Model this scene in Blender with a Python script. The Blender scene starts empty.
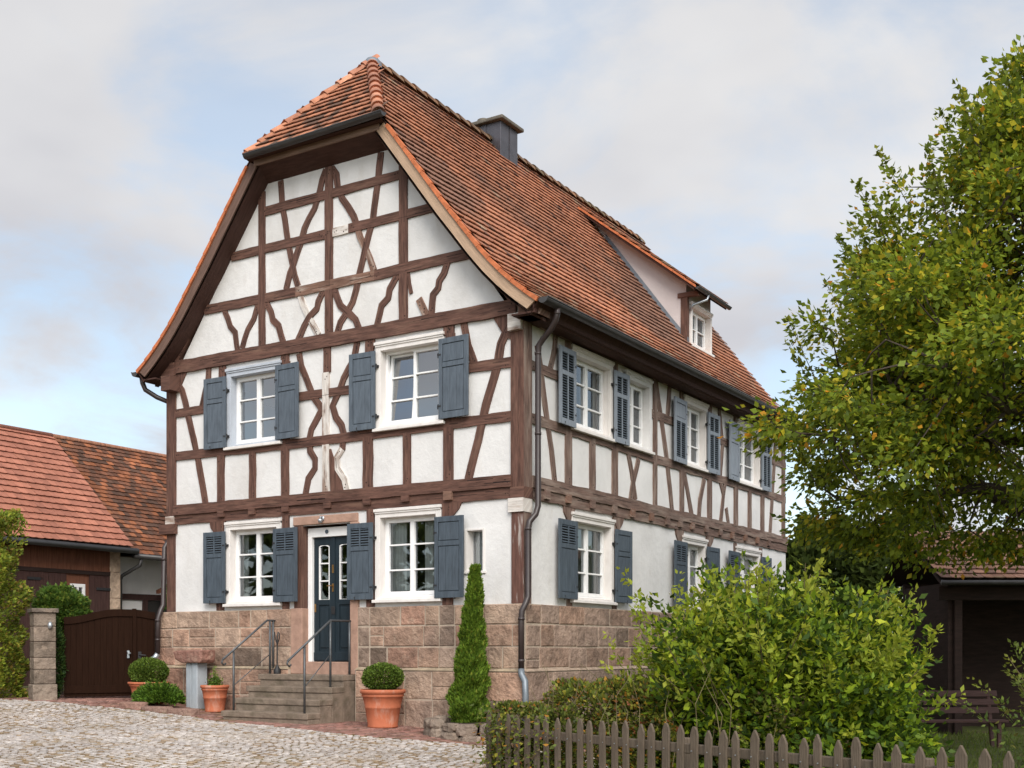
import bpy, math, random
import numpy as np
from mathutils import Vector, Matrix, noise as mn
R = random.Random(7)
rng = np.random.default_rng(11)
rad = math.radians
scene = bpy.context.scene
COL = scene.collection

# ------------------------------------------------------------------ materials
def new_mat(name):
    m = bpy.data.materials.new(name); m.use_nodes = True
    nt = m.node_tree; nt.nodes.clear()
    out = nt.nodes.new('ShaderNodeOutputMaterial')
    return m, nt, out

def N(nt, t, **kw):
    n = nt.nodes.new(t)
    for k, v in kw.items():
        if k in n.inputs: n.inputs[k].default_value = v
        else: setattr(n, k, v)
    return n

def noise_fac(nt, scale, lo, hi, stretch=(1, 1, 1), detail=6, uv=False, rough=.6):
    tc = N(nt, 'ShaderNodeTexCoord'); mp = N(nt, 'ShaderNodeMapping')
    mp.inputs['Scale'].default_value = stretch
    nt.links.new(tc.outputs['UV' if uv else 'Object'], mp.inputs['Vector'])
    if uv:
        oi = N(nt, 'ShaderNodeObjectInfo'); ad = N(nt, 'ShaderNodeVectorMath', operation='ADD')
        ml = N(nt, 'ShaderNodeMath', operation='MULTIPLY'); ml.inputs[1].default_value = 57.
        nt.links.new(oi.outputs['Random'], ml.inputs[0])
        nt.links.new(tc.outputs['UV'], ad.inputs[0]); nt.links.new(ml.outputs[0], ad.inputs[1])
        nt.links.new(ad.outputs[0], mp.inputs['Vector'])
    nz = N(nt, 'ShaderNodeTexNoise'); nz.inputs['Scale'].default_value = scale
    nz.inputs['Detail'].default_value = detail; nz.inputs['Roughness'].default_value = rough
    nt.links.new(mp.outputs[0], nz.inputs['Vector'])
    mr = N(nt, 'ShaderNodeMapRange'); mr.inputs['From Min'].default_value = lo; mr.inputs['From Max'].default_value = hi
    nt.links.new(nz.outputs['Fac'], mr.inputs['Value'])
    return mr.outputs[0], nz.outputs['Fac']

def mk(name, col=None, var=.25, scale=6, stretch=(1, 1, 1), rough=.8, bump=.15, bscale=40, spec=.25,
       stains=(), uv=False, metal=0., bstretch=None, attr=False, bdist=.02):
    """principled surface: base colour (fixed or per-piece attribute), mottled by noise, worn by stains, with a bump"""
    m, nt, out = new_mat(name)
    p = N(nt, 'ShaderNodeBsdfPrincipled'); L = nt.links.new
    p.inputs['Roughness'].default_value = rough; p.inputs['Metallic'].default_value = metal
    p.inputs['Specular IOR Level'].default_value = spec
    if attr:
        a = N(nt, 'ShaderNodeAttribute'); a.attribute_name = 'Col'; base = a.outputs['Color']
    else:
        a = N(nt, 'ShaderNodeRGB'); a.outputs[0].default_value = (*col, 1); base = a.outputs[0]
    f, _ = noise_fac(nt, scale, .3, .7, stretch, uv=uv)
    mr = N(nt, 'ShaderNodeMapRange'); mr.inputs['To Min'].default_value = 1 - var; mr.inputs['To Max'].default_value = 1 + var
    L(f, mr.inputs['Value'])
    mul = N(nt, 'ShaderNodeVectorMath', operation='SCALE'); L(base, mul.inputs[0]); L(mr.outputs[0], mul.inputs['Scale'])
    cur = mul.outputs[0]
    for (sc, ss, lo, hi, st, sstr) in stains:
        f2, _ = noise_fac(nt, ss, lo, hi, sstr, uv=uv)
        ml = N(nt, 'ShaderNodeMath', operation='MULTIPLY'); ml.inputs[1].default_value = st; L(f2, ml.inputs[0])
        mx = N(nt, 'ShaderNodeMix', data_type='RGBA'); L(ml.outputs[0], mx.inputs['Factor'])
        L(cur, mx.inputs['A']); mx.inputs['B'].default_value = (*sc, 1); cur = mx.outputs['Result']
    L(cur, p.inputs['Base Color'])
    if bump:
        _, h = noise_fac(nt, bscale, 0, 1, bstretch or stretch, uv=uv)
        b = N(nt, 'ShaderNodeBump'); b.inputs['Strength'].default_value = bump; b.inputs['Distance'].default_value = bdist
        L(h, b.inputs['Height']); L(b.outputs[0], p.inputs['Normal'])
    L(p.outputs[0], out.inputs[0])
    return m

def leaf_mat(name, trans=.35, rough=.55, spec=.25):
    m, nt, out = new_mat(name); L = nt.links.new
    a = N(nt, 'ShaderNodeAttribute'); a.attribute_name = 'Col'
    p = N(nt, 'ShaderNodeBsdfPrincipled'); p.inputs['Roughness'].default_value = rough
    p.inputs['Specular IOR Level'].default_value = spec
    L(a.outputs['Color'], p.inputs['Base Color'])
    t = N(nt, 'ShaderNodeBsdfTranslucent')
    hs = N(nt, 'ShaderNodeHueSaturation'); hs.inputs['Hue'].default_value = .485; hs.inputs['Value'].default_value = 1.5
    L(a.outputs['Color'], hs.inputs['Color']); L(hs.outputs[0], t.inputs['Color'])
    mx = N(nt, 'ShaderNodeMixShader'); mx.inputs[0].default_value = trans
    L(p.outputs[0], mx.inputs[1]); L(t.outputs[0], mx.inputs[2]); L(mx.outputs[0], out.inputs[0])
    return m

def glass_mat(name, refl=.22):
    m, nt, out = new_mat(name); L = nt.links.new
    g = N(nt, 'ShaderNodeBsdfGlossy'); g.inputs['Roughness'].default_value = .015; g.inputs['Color'].default_value = (.9, .95, 1, 1)
    t = N(nt, 'ShaderNodeBsdfTransparent'); t.inputs['Color'].default_value = (.82, .86, .86, 1)
    fr = N(nt, 'ShaderNodeFresnel'); fr.inputs['IOR'].default_value = 1.5
    nz, h = noise_fac(nt, 1.6, 0, 1); b = N(nt, 'ShaderNodeBump'); b.inputs['Strength'].default_value = .04; L(h, b.inputs['Height'])
    L(b.outputs[0], g.inputs['Normal'])
    ad = N(nt, 'ShaderNodeMath', operation='ADD'); ad.inputs[1].default_value = refl; ad.use_clamp = True; L(fr.outputs[0], ad.inputs[0])
    mx = N(nt, 'ShaderNodeMixShader'); L(ad.outputs[0], mx.inputs[0]); L(t.outputs[0], mx.inputs[1]); L(g.outputs[0], mx.inputs[2])
    L(mx.outputs[0], out.inputs[0])
    return m

V3 = (1, 1, 1)
GR = (.7, 6, 1)
PLASTER = mk('white_limewash', (.67, .655, .643), .08, 1.5, rough=.95, bump=.35, bscale=9, spec=.1, bdist=.03,
             stains=[((.44, .395, .355), 1.1, .52, .82, .5, (1, 1, .35)), ((.47, .42, .37), 5, .60, .80, .4, (1, 1, .5))])
PLASTER_PINK = mk('pink_grey_render', (.56, .50, .49), .06, 2, rough=.95, bump=.2, bscale=14, spec=.1)
WOOD = mk('brown_painted_oak', (.115, .058, .043), .45, 5, GR, .75, .5, 9, uv=True, bdist=.012,
          stains=[((.040, .019, .015), 2.4, .50, .72, .75, (.7, 5, 1)), ((.23, .135, .095), 1.8, .54, .76, .6, (.9, 6, 1))])
WOOD_SIDE = mk('weathered_brown_oak', (.150, .096, .077), .42, 5, GR, .85, .5, 9, uv=True, bdist=.012,
               stains=[((.32, .25, .205), 1.7, .47, .70, .75, (.8, 5, 1)), ((.045, .026, .02), 2.4, .54, .74, .7, (.7, 5, 1))])
PEG = mk('dark_peg', (.022, .012, .010), .2, 10, bump=0)
WOOD_TAN = mk('bare_tan_oak', (.19, .108, .078), .35, 5, GR, .85, .5, 9, uv=True, bdist=.012,
              stains=[((.46, .38, .32), 2, .52, .70, .7, (1, 5, 1)), ((.09, .045, .033), 2.6, .50, .70, .8, (1, 5, 1))])
WOOD_PEEL = mk('flaking_white_oak', (.60, .555, .515), .2, 5, GR, .9, .5, 9, uv=True, bdist=.012,
               stains=[((.20, .12, .085), 1.6, .50, .62, .85, (1, 3, 1)), ((.34, .25, .19), 4, .5, .7, .6, (1, 4, 1))])
SOFFIT = mk('dark_brown_boards', (.062, .030, .023), .3, 4, (1, 9, 1), .8, .3, 14)
BARGE = mk('lit_tan_barge_board', (.42, .29, .20), .2, 4, GR, .8, .3, 9, uv=True)  # tan tone paints the right verge board as lit
BARGE_D = mk('shaded_brown_barge_board', (.14, .085, .066), .25, 4, GR, .8, .3, 9, uv=True)  # darker copy of the barge board, shade put into the colour
STONE = mk('sandstone_block', attr=True, var=.34, scale=4, rough=.92, bump=.9, bscale=9, bdist=.065, spec=.1,
           stains=[((.115, .088, .072), 1.7, .50, .72, .62, V3), ((.50, .38, .29), 6, .56, .76, .5, V3), ((.13, .10, .08), 9, .6, .78, .5, V3)])
STONE_DRESSED = mk('dressed_sandstone', (.36, .225, .17), .2, 6, rough=.9, bump=.4, bscale=20, spec=.1)
STEP = mk('mossy_step_stone', (.20, .155, .12), .3, 5, rough=.95, bump=.6, bscale=18, bdist=.03, spec=.1,
          stains=[((.065, .06, .035), 3, .5, .75, .65, (1, 1, 1.5)), ((.30, .24, .20), 6, .62, .8, .5, V3)])
MORTAR = mk('lime_mortar', (.41, .33, .26), .2, 8, rough=.95, bump=.3)
WHITE = mk('white_window_paint', (.80, .79, .78), .06, 5, rough=.5, bump=.05, spec=.4,
           stains=[((.5, .46, .42), 6, .66, .85, .35, (1, 1, .5))])
CREAM = mk('cream_surround_paint', (.70, .66, .63), .10, 4, (1, 1, .4), .75, .15, 14,
           stains=[((.45, .38, .34), 5, .6, .85, .45, (1, 1, .4))])
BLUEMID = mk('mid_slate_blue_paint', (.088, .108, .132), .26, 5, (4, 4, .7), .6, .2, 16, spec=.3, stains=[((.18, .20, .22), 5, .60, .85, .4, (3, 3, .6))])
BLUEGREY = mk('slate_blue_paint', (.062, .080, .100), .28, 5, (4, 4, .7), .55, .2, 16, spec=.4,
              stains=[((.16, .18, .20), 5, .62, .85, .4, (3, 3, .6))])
BLUEPALE = mk('lit_slate_blue_paint', (.20, .225, .26), .15, 5, (4, 4, .7), .6, .2, 16, spec=.4)  # paler slate blue paints the light falling on the long side's upper shutters
BLUEDARK = mk('dark_blue_door_paint', (.016, .026, .034), .2, 5, (4, 4, .6), .5, .1, 16, spec=.25)
IRON = mk('black_iron', (.02, .019, .02), .3, 20, rough=.55, bump=.1, spec=.4)
STEEL = mk('grey_painted_steel', (.10, .105, .11), .2, 15, rough=.45, bump=.05, metal=.5)
ZINC = mk('bright_zinc', (.42, .45, .48), .2, 6, rough=.35, bump=.05, metal=.7)
PIPE = mk('brown_downpipe', (.040, .028, .027), .2, 6, rough=.4, bump=.03, spec=.5)
GUTTER = mk('dark_grey_gutter', (.055, .052, .052), .2, 5, rough=.42, bump=.05, metal=.3, spec=.5)
LEAD = mk('grey_lead_sheet', (.19, .21, .235), .2, 4, rough=.5, bump=.1, metal=.4)
CLAD = mk('brown_grey_sheet_metal', (.10, .095, .105), .2, 3, rough=.38, bump=.08, metal=.6)
BRASS = mk('worn_brass', (.42, .24, .09), .2, 20, rough=.35, bump=0, metal=.9)
CONCRETE = mk('lichened_concrete', (.125, .11, .09), .25, 8, rough=.95, bump=.4)
CURTAIN = mk('white_net_curtain', (.75, .75, .73), .05, 3, rough=.9, bump=0)
DARK = mk('shade_black', (.03, .027, .025), .2, 3, rough=.95, bump=0)  # near-black painted where shade falls: louvre backs, annex opening, inner walls
GLASS_U = glass_mat('window_glass_upper', .26)
GLASS_G = glass_mat('window_glass', .12)
TILE = mk('clay_roof_tile', attr=True, var=.20, scale=9, rough=.85, bump=.35, bscale=30, spec=.15,
          stains=[((.09, .062, .05), 1.1, .52, .74, .50, V3), ((.30, .25, .17), 9, .68, .82, .4, V3)])
TILE_NEW = mk('pink_clay_tile', attr=True, var=.15, scale=6, rough=.8, bump=.2, bscale=30, spec=.15)
TERRACOTTA = mk('terracotta', (.44, .135, .068), .15, 5, rough=.75, bump=.15, bscale=25,
                stains=[((.60, .46, .38), 5, .56, .76, .6, (1, 1, .4)), ((.16, .07, .05), 4, .64, .85, .5, V3)])
ORANGE = mk('orange_verge_tile', (.47, .145, .06), .3, 8, rough=.8, bump=.2, bscale=30)
RIDGE = mk('pale_orange_ridge_tile', attr=True, var=.25, scale=8, rough=.85, bump=.3, bscale=30,
           stains=[((.20, .16, .11), 5, .58, .8, .6, V3)])
GATEWOOD = mk('dark_brown_gate_paint', (.019, .0085, .005), .18, 4, (6, 6, .6), .7, .15, 12, spec=.04)
BARNWOOD = mk('brown_barn_boards', (.155, .062, .036), .3, 4, (7, 7, .6), .85, .4, 10)
BARNDARK = mk('dark_barn_boards', (.055, .027, .023), .3, 4, (7, 7, .6), .85, .4, 10)
SHEDWOOD = mk('black_brown_boards', (.028, .016, .013), .3, 3, (1, 1, 6), .85, .3, 10)
BENCHWOOD = mk('old_red_brown_bench_paint', (.10, .052, .045), .3, 5, (.8, .8, 9), .7, .3, 10)
PICKETWOOD = mk('weathered_picket_wood', (.125, .095, .07), .35, 5, (9, 9, .8), .9, .5, 10,
                stains=[((.075, .055, .04), 5, .52, .75, .7, (3, 3, .6)), ((.13, .135, .05), 6, .62, .8, .5, V3)])
SOIL = mk('dark_soil', (.045, .032, .022), .4, 25, rough=1, bump=.6, bscale=40)
GROUND = mk('earth_and_grass', (.085, .085, .035), .5, 3, rough=1, bump=.6, bscale=20, stains=[((.11, .085, .06), 1.2, .5, .65, .8, V3)])
COBBLE = mk('granite_cobble', attr=True, var=.18, scale=14, rough=.85, bump=.4, bscale=45, spec=.15, stains=[((.24, .17, .095), .9, .52, .70, .45, V3), ((.22, .16, .10), 5, .60, .76, .6, V3)])
JOINT = mk('mossy_joint_sand', (.17, .11, .055), .4, 4, rough=1, bump=.5, bscale=30, stains=[((.12, .10, .03), 1.0, .48, .66, .7, V3)])
PAVER = mk('red_paving_brick', attr=True, var=.25, scale=12, rough=.9, bump=.3, bscale=40, spec=.1)
BARK = mk('tree_bark', (.075, .058, .045), .4, 6, (3, 3, .6), .95, .8, 14, bdist=.03)
TWIG = mk('young_twig', (.13, .10, .05), .3, 8, rough=.9, bump=.1)
LEAF = leaf_mat('leaf', .42)
LEAF_D = leaf_mat('evergreen_leaf', .2, .6)
GRASS = leaf_mat('grass_blade', .3)
SHEDTILE = mk('grey_brown_tile', attr=True, var=.3, scale=7, rough=.9, bump=.3, bscale=30, spec=.1, stains=[((.10, .11, .05), 3, .55, .75, .5, V3)])

# ------------------------------------------------------------------ objects
WLOC = {}
def put(o, loc, parent):
    COL.objects.link(o)
    o.location = Vector(loc) - (WLOC[parent.name] if parent else Vector((0, 0, 0)))
    WLOC[o.name] = Vector(loc)
    if parent: o.parent = parent
    return o

def tag(o, label, cat, group=None):
    o['label'] = label; o['category'] = cat
    if group: o['group'] = group
    return o

def thing(name, label, cat, loc, group=None):
    o = bpy.data.objects.new(name, None); o.empty_display_size = .2
    put(o, loc, None)
    return tag(o, label, cat, group)

def structure(o): o['kind'] = 'structure'; return o
def stuff(o, label=None, cat=None):
    o['kind'] = 'stuff'
    if label: o['label'] = label
    if cat: o['category'] = cat
    return o

class MB:
    def __init__(s): s.v = []; s.f = []; s.m = []; s.c = []; s.uv = []; s.has_uv = False
    def add(s, vs, fs, mi=0, col=(1, 1, 1), uvs=None):
        b = len(s.v); s.v += [tuple(x) for x in vs]; s.f += [tuple(i + b for i in f) for f in fs]
        s.m += ([mi] * len(fs)) if isinstance(mi, int) else list(mi)
        s.c += [col] * len(vs)
        if uvs is not None: s.has_uv = True; s.uv += list(uvs)
        else: s.uv += [(0, 0)] * len(vs)
        return s
    def fbox(s, T, u0, u1, n0, n1, z0, z1, mi=0, col=(1, 1, 1), grain=None):
        P = [(u0, n0, z0), (u1, n0, z0), (u1, n1, z0), (u0, n1, z0), (u0, n0, z1), (u1, n0, z1), (u1, n1, z1), (u0, n1, z1)]
        F = [(0, 3, 2, 1), (4, 5, 6, 7), (0, 1, 5, 4), (1, 2, 6, 5), (2, 3, 7, 6), (3, 0, 4, 7)]
        if grain is None:
            return s.add([T(*p) for p in P], F, mi, col)
        for f in F:      # separate verts so that grain runs along one axis
            q = [P[i] for i in f]
            if grain == 'z': uv = [(p[2], p[0] + p[1]) for p in q]
            else: uv = [(p[0], p[2] + p[1]) for p in q]
            s.add([T(*p) for p in q], [(0, 1, 2, 3)], mi, col, uv)
        return s
    def box(s, x0, x1, y0, y1, z0, z1, mi=0, col=(1, 1, 1)): return s.fbox(lambda u, n, z: (u, n, z), x0, x1, y0, y1, z0, z1, mi, col)
    def poly(s, pts, mi=0, col=(1, 1, 1), uvs=None): return s.add(pts, [tuple(range(len(pts)))], mi, col, uvs)
    def prism(s, pts, ext, mi=0, col=(1, 1, 1)):
        n = len(pts); e = Vector(ext); a = [Vector(p) for p in pts]; b = [p + e for p in a]
        fs = [tuple(range(n))[::-1], tuple(range(n, 2 * n))] + [(i, (i + 1) % n, n + (i + 1) % n, n + i) for i in range(n)]
        return s.add(a + b, fs, mi, col)
    def tube(s, pts, r, seg=8, mi=0, cap=True, col=(1, 1, 1)):
        pts = [Vector(p) for p in pts]; rs = r if isinstance(r, (list, tuple)) else [r] * len(pts)
        vs = []; fs = []; ref = None
        for i, p in enumerate(pts):
            d = (pts[min(i + 1, len(pts) - 1)] - pts[max(i - 1, 0)]).normalized()
            if ref is None: ref = d.orthogonal().normalized()
            ref = (ref - d * ref.dot(d)).normalized(); w = d.cross(ref)
            for k in range(seg):
                a = 2 * math.pi * k / seg; vs.append(p + (ref * math.cos(a) + w * math.sin(a)) * rs[i])
        for i in range(len(pts) - 1):
            for k in range(seg):
                fs.append((i * seg + k, i * seg + (k + 1) % seg, (i + 1) * seg + (k + 1) % seg, (i + 1) * seg + k))
        if cap: fs += [tuple(range(seg))[::-1], tuple((len(pts) - 1) * seg + k for k in range(seg))]
        return s.add(vs, fs, mi, col)
    def lathe(s, prof, c, seg=32, mi=0, wob=0.):
        vs = []; fs = []
        for (r, z) in prof:
            for k in range(seg):
                a = 2 * math.pi * k / seg; q = r * (1 + wob * math.sin(3 * a + z * 9))
                vs.append((c[0] + q * math.cos(a), c[1] + q * math.sin(a), c[2] + z))
        for i in range(len(prof) - 1):
            for k in range(seg): fs.append((i * seg + k, i * seg + (k + 1) % seg, (i + 1) * seg + (k + 1) % seg, (i + 1) * seg + k))
        return s.add(vs, fs, mi)
    def build(s, name, mats, parent=None, smooth=False, bevel=0., loc=None, recalc=True):
        me = bpy.data.meshes.new(name)
        A = np.array(s.v, dtype=np.float64); lo = A.min(0); hi = A.max(0)
        c = np.array(loc) if loc is not None else np.array([(lo[0] + hi[0]) / 2, (lo[1] + hi[1]) / 2, lo[2]])
        me.from_pydata([tuple(x) for x in (A - c)], [], s.f)
        for mt in (mats if isinstance(mats, (list, tuple)) else [mats]): me.materials.append(mt)
        me.polygons.foreach_set('material_index', s.m)
        if any(c_ != (1, 1, 1) for c_ in s.c):
            at = me.attributes.new('Col', 'FLOAT_COLOR', 'POINT')
            at.data.foreach_set('color', np.hstack([np.array(s.c), np.ones((len(s.c), 1))]).astype(np.float32).ravel())
        if s.has_uv:
            ul = me.uv_layers.new(name='UVMap'); idx = np.zeros(len(me.loops), dtype=np.int32); me.loops.foreach_get('vertex_index', idx)
            ul.data.foreach_set('uv', np.array(s.uv, dtype=np.float32)[idx].ravel())
        if smooth: me.polygons.foreach_set('use_smooth', [True] * len(me.polygons))
        me.update()
        if recalc and len(s.f) < 4000:
            import bmesh
            bm = bmesh.new(); bm.from_mesh(me); bmesh.ops.recalc_face_normals(bm, faces=bm.faces); bm.to_mesh(me); bm.free()
        o = bpy.data.objects.new(name, me); put(o, tuple(c), parent)
        if bevel:
            b = o.modifiers.new('bevel', 'BEVEL'); b.width = bevel; b.segments = 2; b.limit_method = 'ANGLE'
        return o

def FT(u, n, z): return (u, -n, z)            # the gable front (faces -Y)
def ST(u, n, z): return (n, u, z)             # the long side (faces +X)

def jit(c, a, b):
    k = R.uniform(a, b); return tuple(q * k for q in c)

def smoothstep(a, b, x):
    t = min(1, max(0, (x - a) / (b - a))); return t * t * (3 - 2 * t)

# ------------------------------------------------------------------ terrain
GZ = [(-400, .9), (-40, .6), (-14, .45), (-9, .34), (-8, .31), (-6.5, .17), (-5.1, .06), (-3, .03), (-2, -.01), (0, -.13), (3, -.34), (5, -.40), (40, -.45), (400, -.6)]
def gz(x, y=0):
    for (a, b), (c, d) in zip(GZ, GZ[1:]):
        if x <= c: return b + (d - b) * (x - a) / (c - a)
    return GZ[-1][1]

xs = sorted(set([-400, -200, -100, -60] + [x for x, _ in GZ] + list(np.arange(-20, 20, 1.0)) + [30, 60, 100, 200, 400]))
ys = [-300, -100, -50] + list(np.arange(-30, 31, 3.0)) + [50, 100, 300, 600]
m = MB(); nx = len(xs)
vs = [(x, y, gz(x) - .03) for y in ys for x in xs]
m.add(vs, [(j * nx + i, j * nx + i + 1, (j + 1) * nx + i + 1, (j + 1) * nx + i) for j in range(len(ys) - 1) for i in range(nx - 1)])
structure(m.build('ground', GROUND, recalc=False))

# line that parts the cobbles from the brick strip along the house
STRIP = [(-10.5, -2.55), (-8.4, -2.1), (-7.53, -1.93), (-6.82, -1.53), (-5.62, -1.3), (-5.2, -1.45), (-4.0, -1.6), (-3.2, -1.75), (-2.38, -1.9), (-1.3, -1.75), (.03, -1.3), (1.2, -.6), (3, .2)]
def strip_y(x):
    for (a, b), (c, d) in zip(STRIP, STRIP[1:]):
        if x <= c: return b + (d - b) * (x - a) / (c - a)
    return STRIP[-1][1]

def fan_offset(x, y): return .10 * math.sin(x * 2.1) * math.sin(y * .9 + 1)
m = MB()
gx = list(np.arange(-16, 4.01, .5)); gy = list(np.arange(-24, .6, .5))
m.add([(x, y, gz(x) - .012) for y in gy for x in gx], [(j * len(gx) + i, j * len(gx) + i + 1, (j + 1) * len(gx) + i + 1, (j + 1) * len(gx) + i) for j in range(len(gy) - 1) for i in range(len(gx) - 1)], 1)
CC = [(.50, .43, .385), (.54, .475, .43), (.47, .40, .36), (.57, .50, .455), (.51, .42, .36), (.44, .37, .32), (.55, .47, .42)]
def stone(m, x, y, w, d, h, rot, col, mi=0, top=.72, lean=.02):
    z = gz(x) - .012; ca, sa = math.cos(rot), math.sin(rot); vs = []
    for (k, hh) in ((1, -.02), (1, h * .55), (top, h)):
        for (a, b) in ((-.5, -.28), (-.28, -.5), (.28, -.5), (.5, -.28), (.5, .28), (.28, .5), (-.28, .5), (-.5, .28)):
            px = a * w * k * R.uniform(.93, 1.05); py = b * d * k * R.uniform(.93, 1.05)
            vs.append((x + px * ca - py * sa, y + px * sa + py * ca, z + hh + (px * R.uniform(-1, 1) * lean if hh > 0 else 0)))
    n = 8; fs = [(16, 17, 18, 19, 20, 21, 22, 23)]
    for l in range(2):
        for i in range(n): fs.append((l * n + i, l * n + (i + 1) % n, (l + 1) * n + (i + 1) % n, (l + 1) * n + i))
    m.add(vs, fs, mi, col)
y = -11.0; row = 0
while y < -1.0:
    d = .100 + .010 * math.sin(row * 1.7); x = -13.0 + (row % 2) * .06
    while x < 3.6:
        w = R.uniform(.085, .15)
        yy = y + fan_offset(x, y) + R.uniform(-.012, .012); xx = x + w / 2
        # keep near what the yard shows from the street; the rest stays joint sand
        if yy < strip_y(xx) - .06 and (xx > -1.9 - (yy + 7.7) * -.9 * -1 - 4.5) and xx - (yy + 8) * .72 < 3.9:
            c = R.choice(CC); c = tuple(.72 * q + .28 * sum(c) / 3 for q in c); k = .85 * R.uniform(.84, 1.1) * (1 + .18 * mn.noise((xx * .5, yy * .5, 4)))
            if R.random() < .15: c = R.choice([(.34, .255, .175), (.38, .30, .22), (.30, .22, .15)])
            stone(m, xx, yy, w * R.uniform(.76, .86), d * R.uniform(.58, .72), R.uniform(.008, .017), R.uniform(-.12, .12), tuple(q * k for q in c), top=.86, lean=.05)
        x += w
    y += d + .008; row += 1
structure(m.build('cobblestone_yard', [COBBLE, JOINT]))

m = MB()
xs2 = [a for a, _ in STRIP]
for (a, b), (c, d) in zip(STRIP, STRIP[1:]):
    m.poly([(a, b, gz(a) - .006), (c, d, gz(c) - .006), (c, 1.2, gz(c) - .006), (a, 1.2, gz(a) - .006)], 1)
x = -10.4; col_i = 0
BC = [(.27, .14, .115), (.23, .125, .10), (.31, .17, .14), (.26, .155, .13), (.21, .12, .10)]
while x < 1.6:
    y0 = strip_y(x) + .05; y = y0 + (col_i % 2) * .06
    while y < (.9 if x < -8.1 else -.05):
        k = R.uniform(.8, 1.15); c = R.choice(BC)
        stone(m, x, y, .105, .2, R.uniform(.008, .014), R.uniform(-.03, .03), tuple(q * k for q in c), top=.93, lean=.01)
        y += .21
    x += .112; col_i += 1
structure(m.build('brick_paving', [PAVER, JOINT]))

# ------------------------------------------------------------------ main house
HX0, HL = -7.73, 11.9
house = thing('timber_framed_house', 'large white half-timbered house with red tiled half-hipped roof and blue-grey shutters', 'house', (-3.85, 5.9, 0))

OPEN_F = [(-6.12, -4.98, 4.86, 6.12), (-2.72, -1.54, 4.86, 6.12), (-6.12, -4.98, 2.06, 3.36), (-2.72, -1.58, 2.06, 3.38),
          (-4.44, -3.34, .8, 3.33), (-1.05, -.72, 2.43, 3.08)]
OPEN_S = [(1.56, 2.80, 4.86, 6.06), (3.46, 4.36, 4.86, 6.06), (6.0, 7.0, 4.86, 6.06), (8.8, 10.05, 4.86, 6.06),
          (1.56, 2.84, 2.06, 3.33), (5.95, 6.95, 2.06, 3.33), (8.75, 10.02, 2.06, 3.33)]

def wall_cells(m, T, u0, u1, z0, z1, holes):
    us = sorted({u0, u1, *[h[0] for h in holes], *[h[1] for h in holes]}); zs = sorted({z0, z1, *[h[2] for h in holes], *[h[3] for h in holes]})
    for a, b in zip(us, us[1:]):
        for c, d in zip(zs, zs[1:]):
            if any(h[0] <= a and b <= h[1] and h[2] <= c and d <= h[3] for h in holes): continue
            m.poly([T(a, 0, c), T(b, 0, c), T(b, 0, d), T(a, 0, d)])
m = MB()
wall_cells(m, FT, HX0, 0, -.6, 6.5, OPEN_F); wall_cells(m, ST, 0, HL, -.6, 6.5, OPEN_S)
m.poly([(HX0, 0, 6.5), (0, 0, 6.5), (-.33, 0, 6.55), (-2.45, 0, 9.42), (-5.25, 0, 9.42), (-7.37, 0, 6.55)])
m.poly([(HX0, HL, -.6), (0, HL, -.6), (0, HL, 6.5), (-3.85, HL, 11.3), (HX0, HL, 6.5)])
m.poly([(HX0, 0, -.6), (HX0, HL, -.6), (HX0, HL, 6.5), (HX0, 0, 6.5)])
m.build('wall', PLASTER, house, recalc=False)
m = MB()
for z in (.85, 3.6, 6.4): m.box(HX0 + .02, -.02, .02, HL - .02, z, z + .06)  # unseen floor plates added to stop light leaking through the house
m.box(-4.5, -3.3, 1.9, 2.0, .91, 3.6); m.box(HX0 + .1, -.1, 3.3, 3.4, .91, 6.4); m.box(-2.4, -2.3, .3, HL - .2, .91, 6.4)
m.build('inner_walls', DARK, house)

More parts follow.
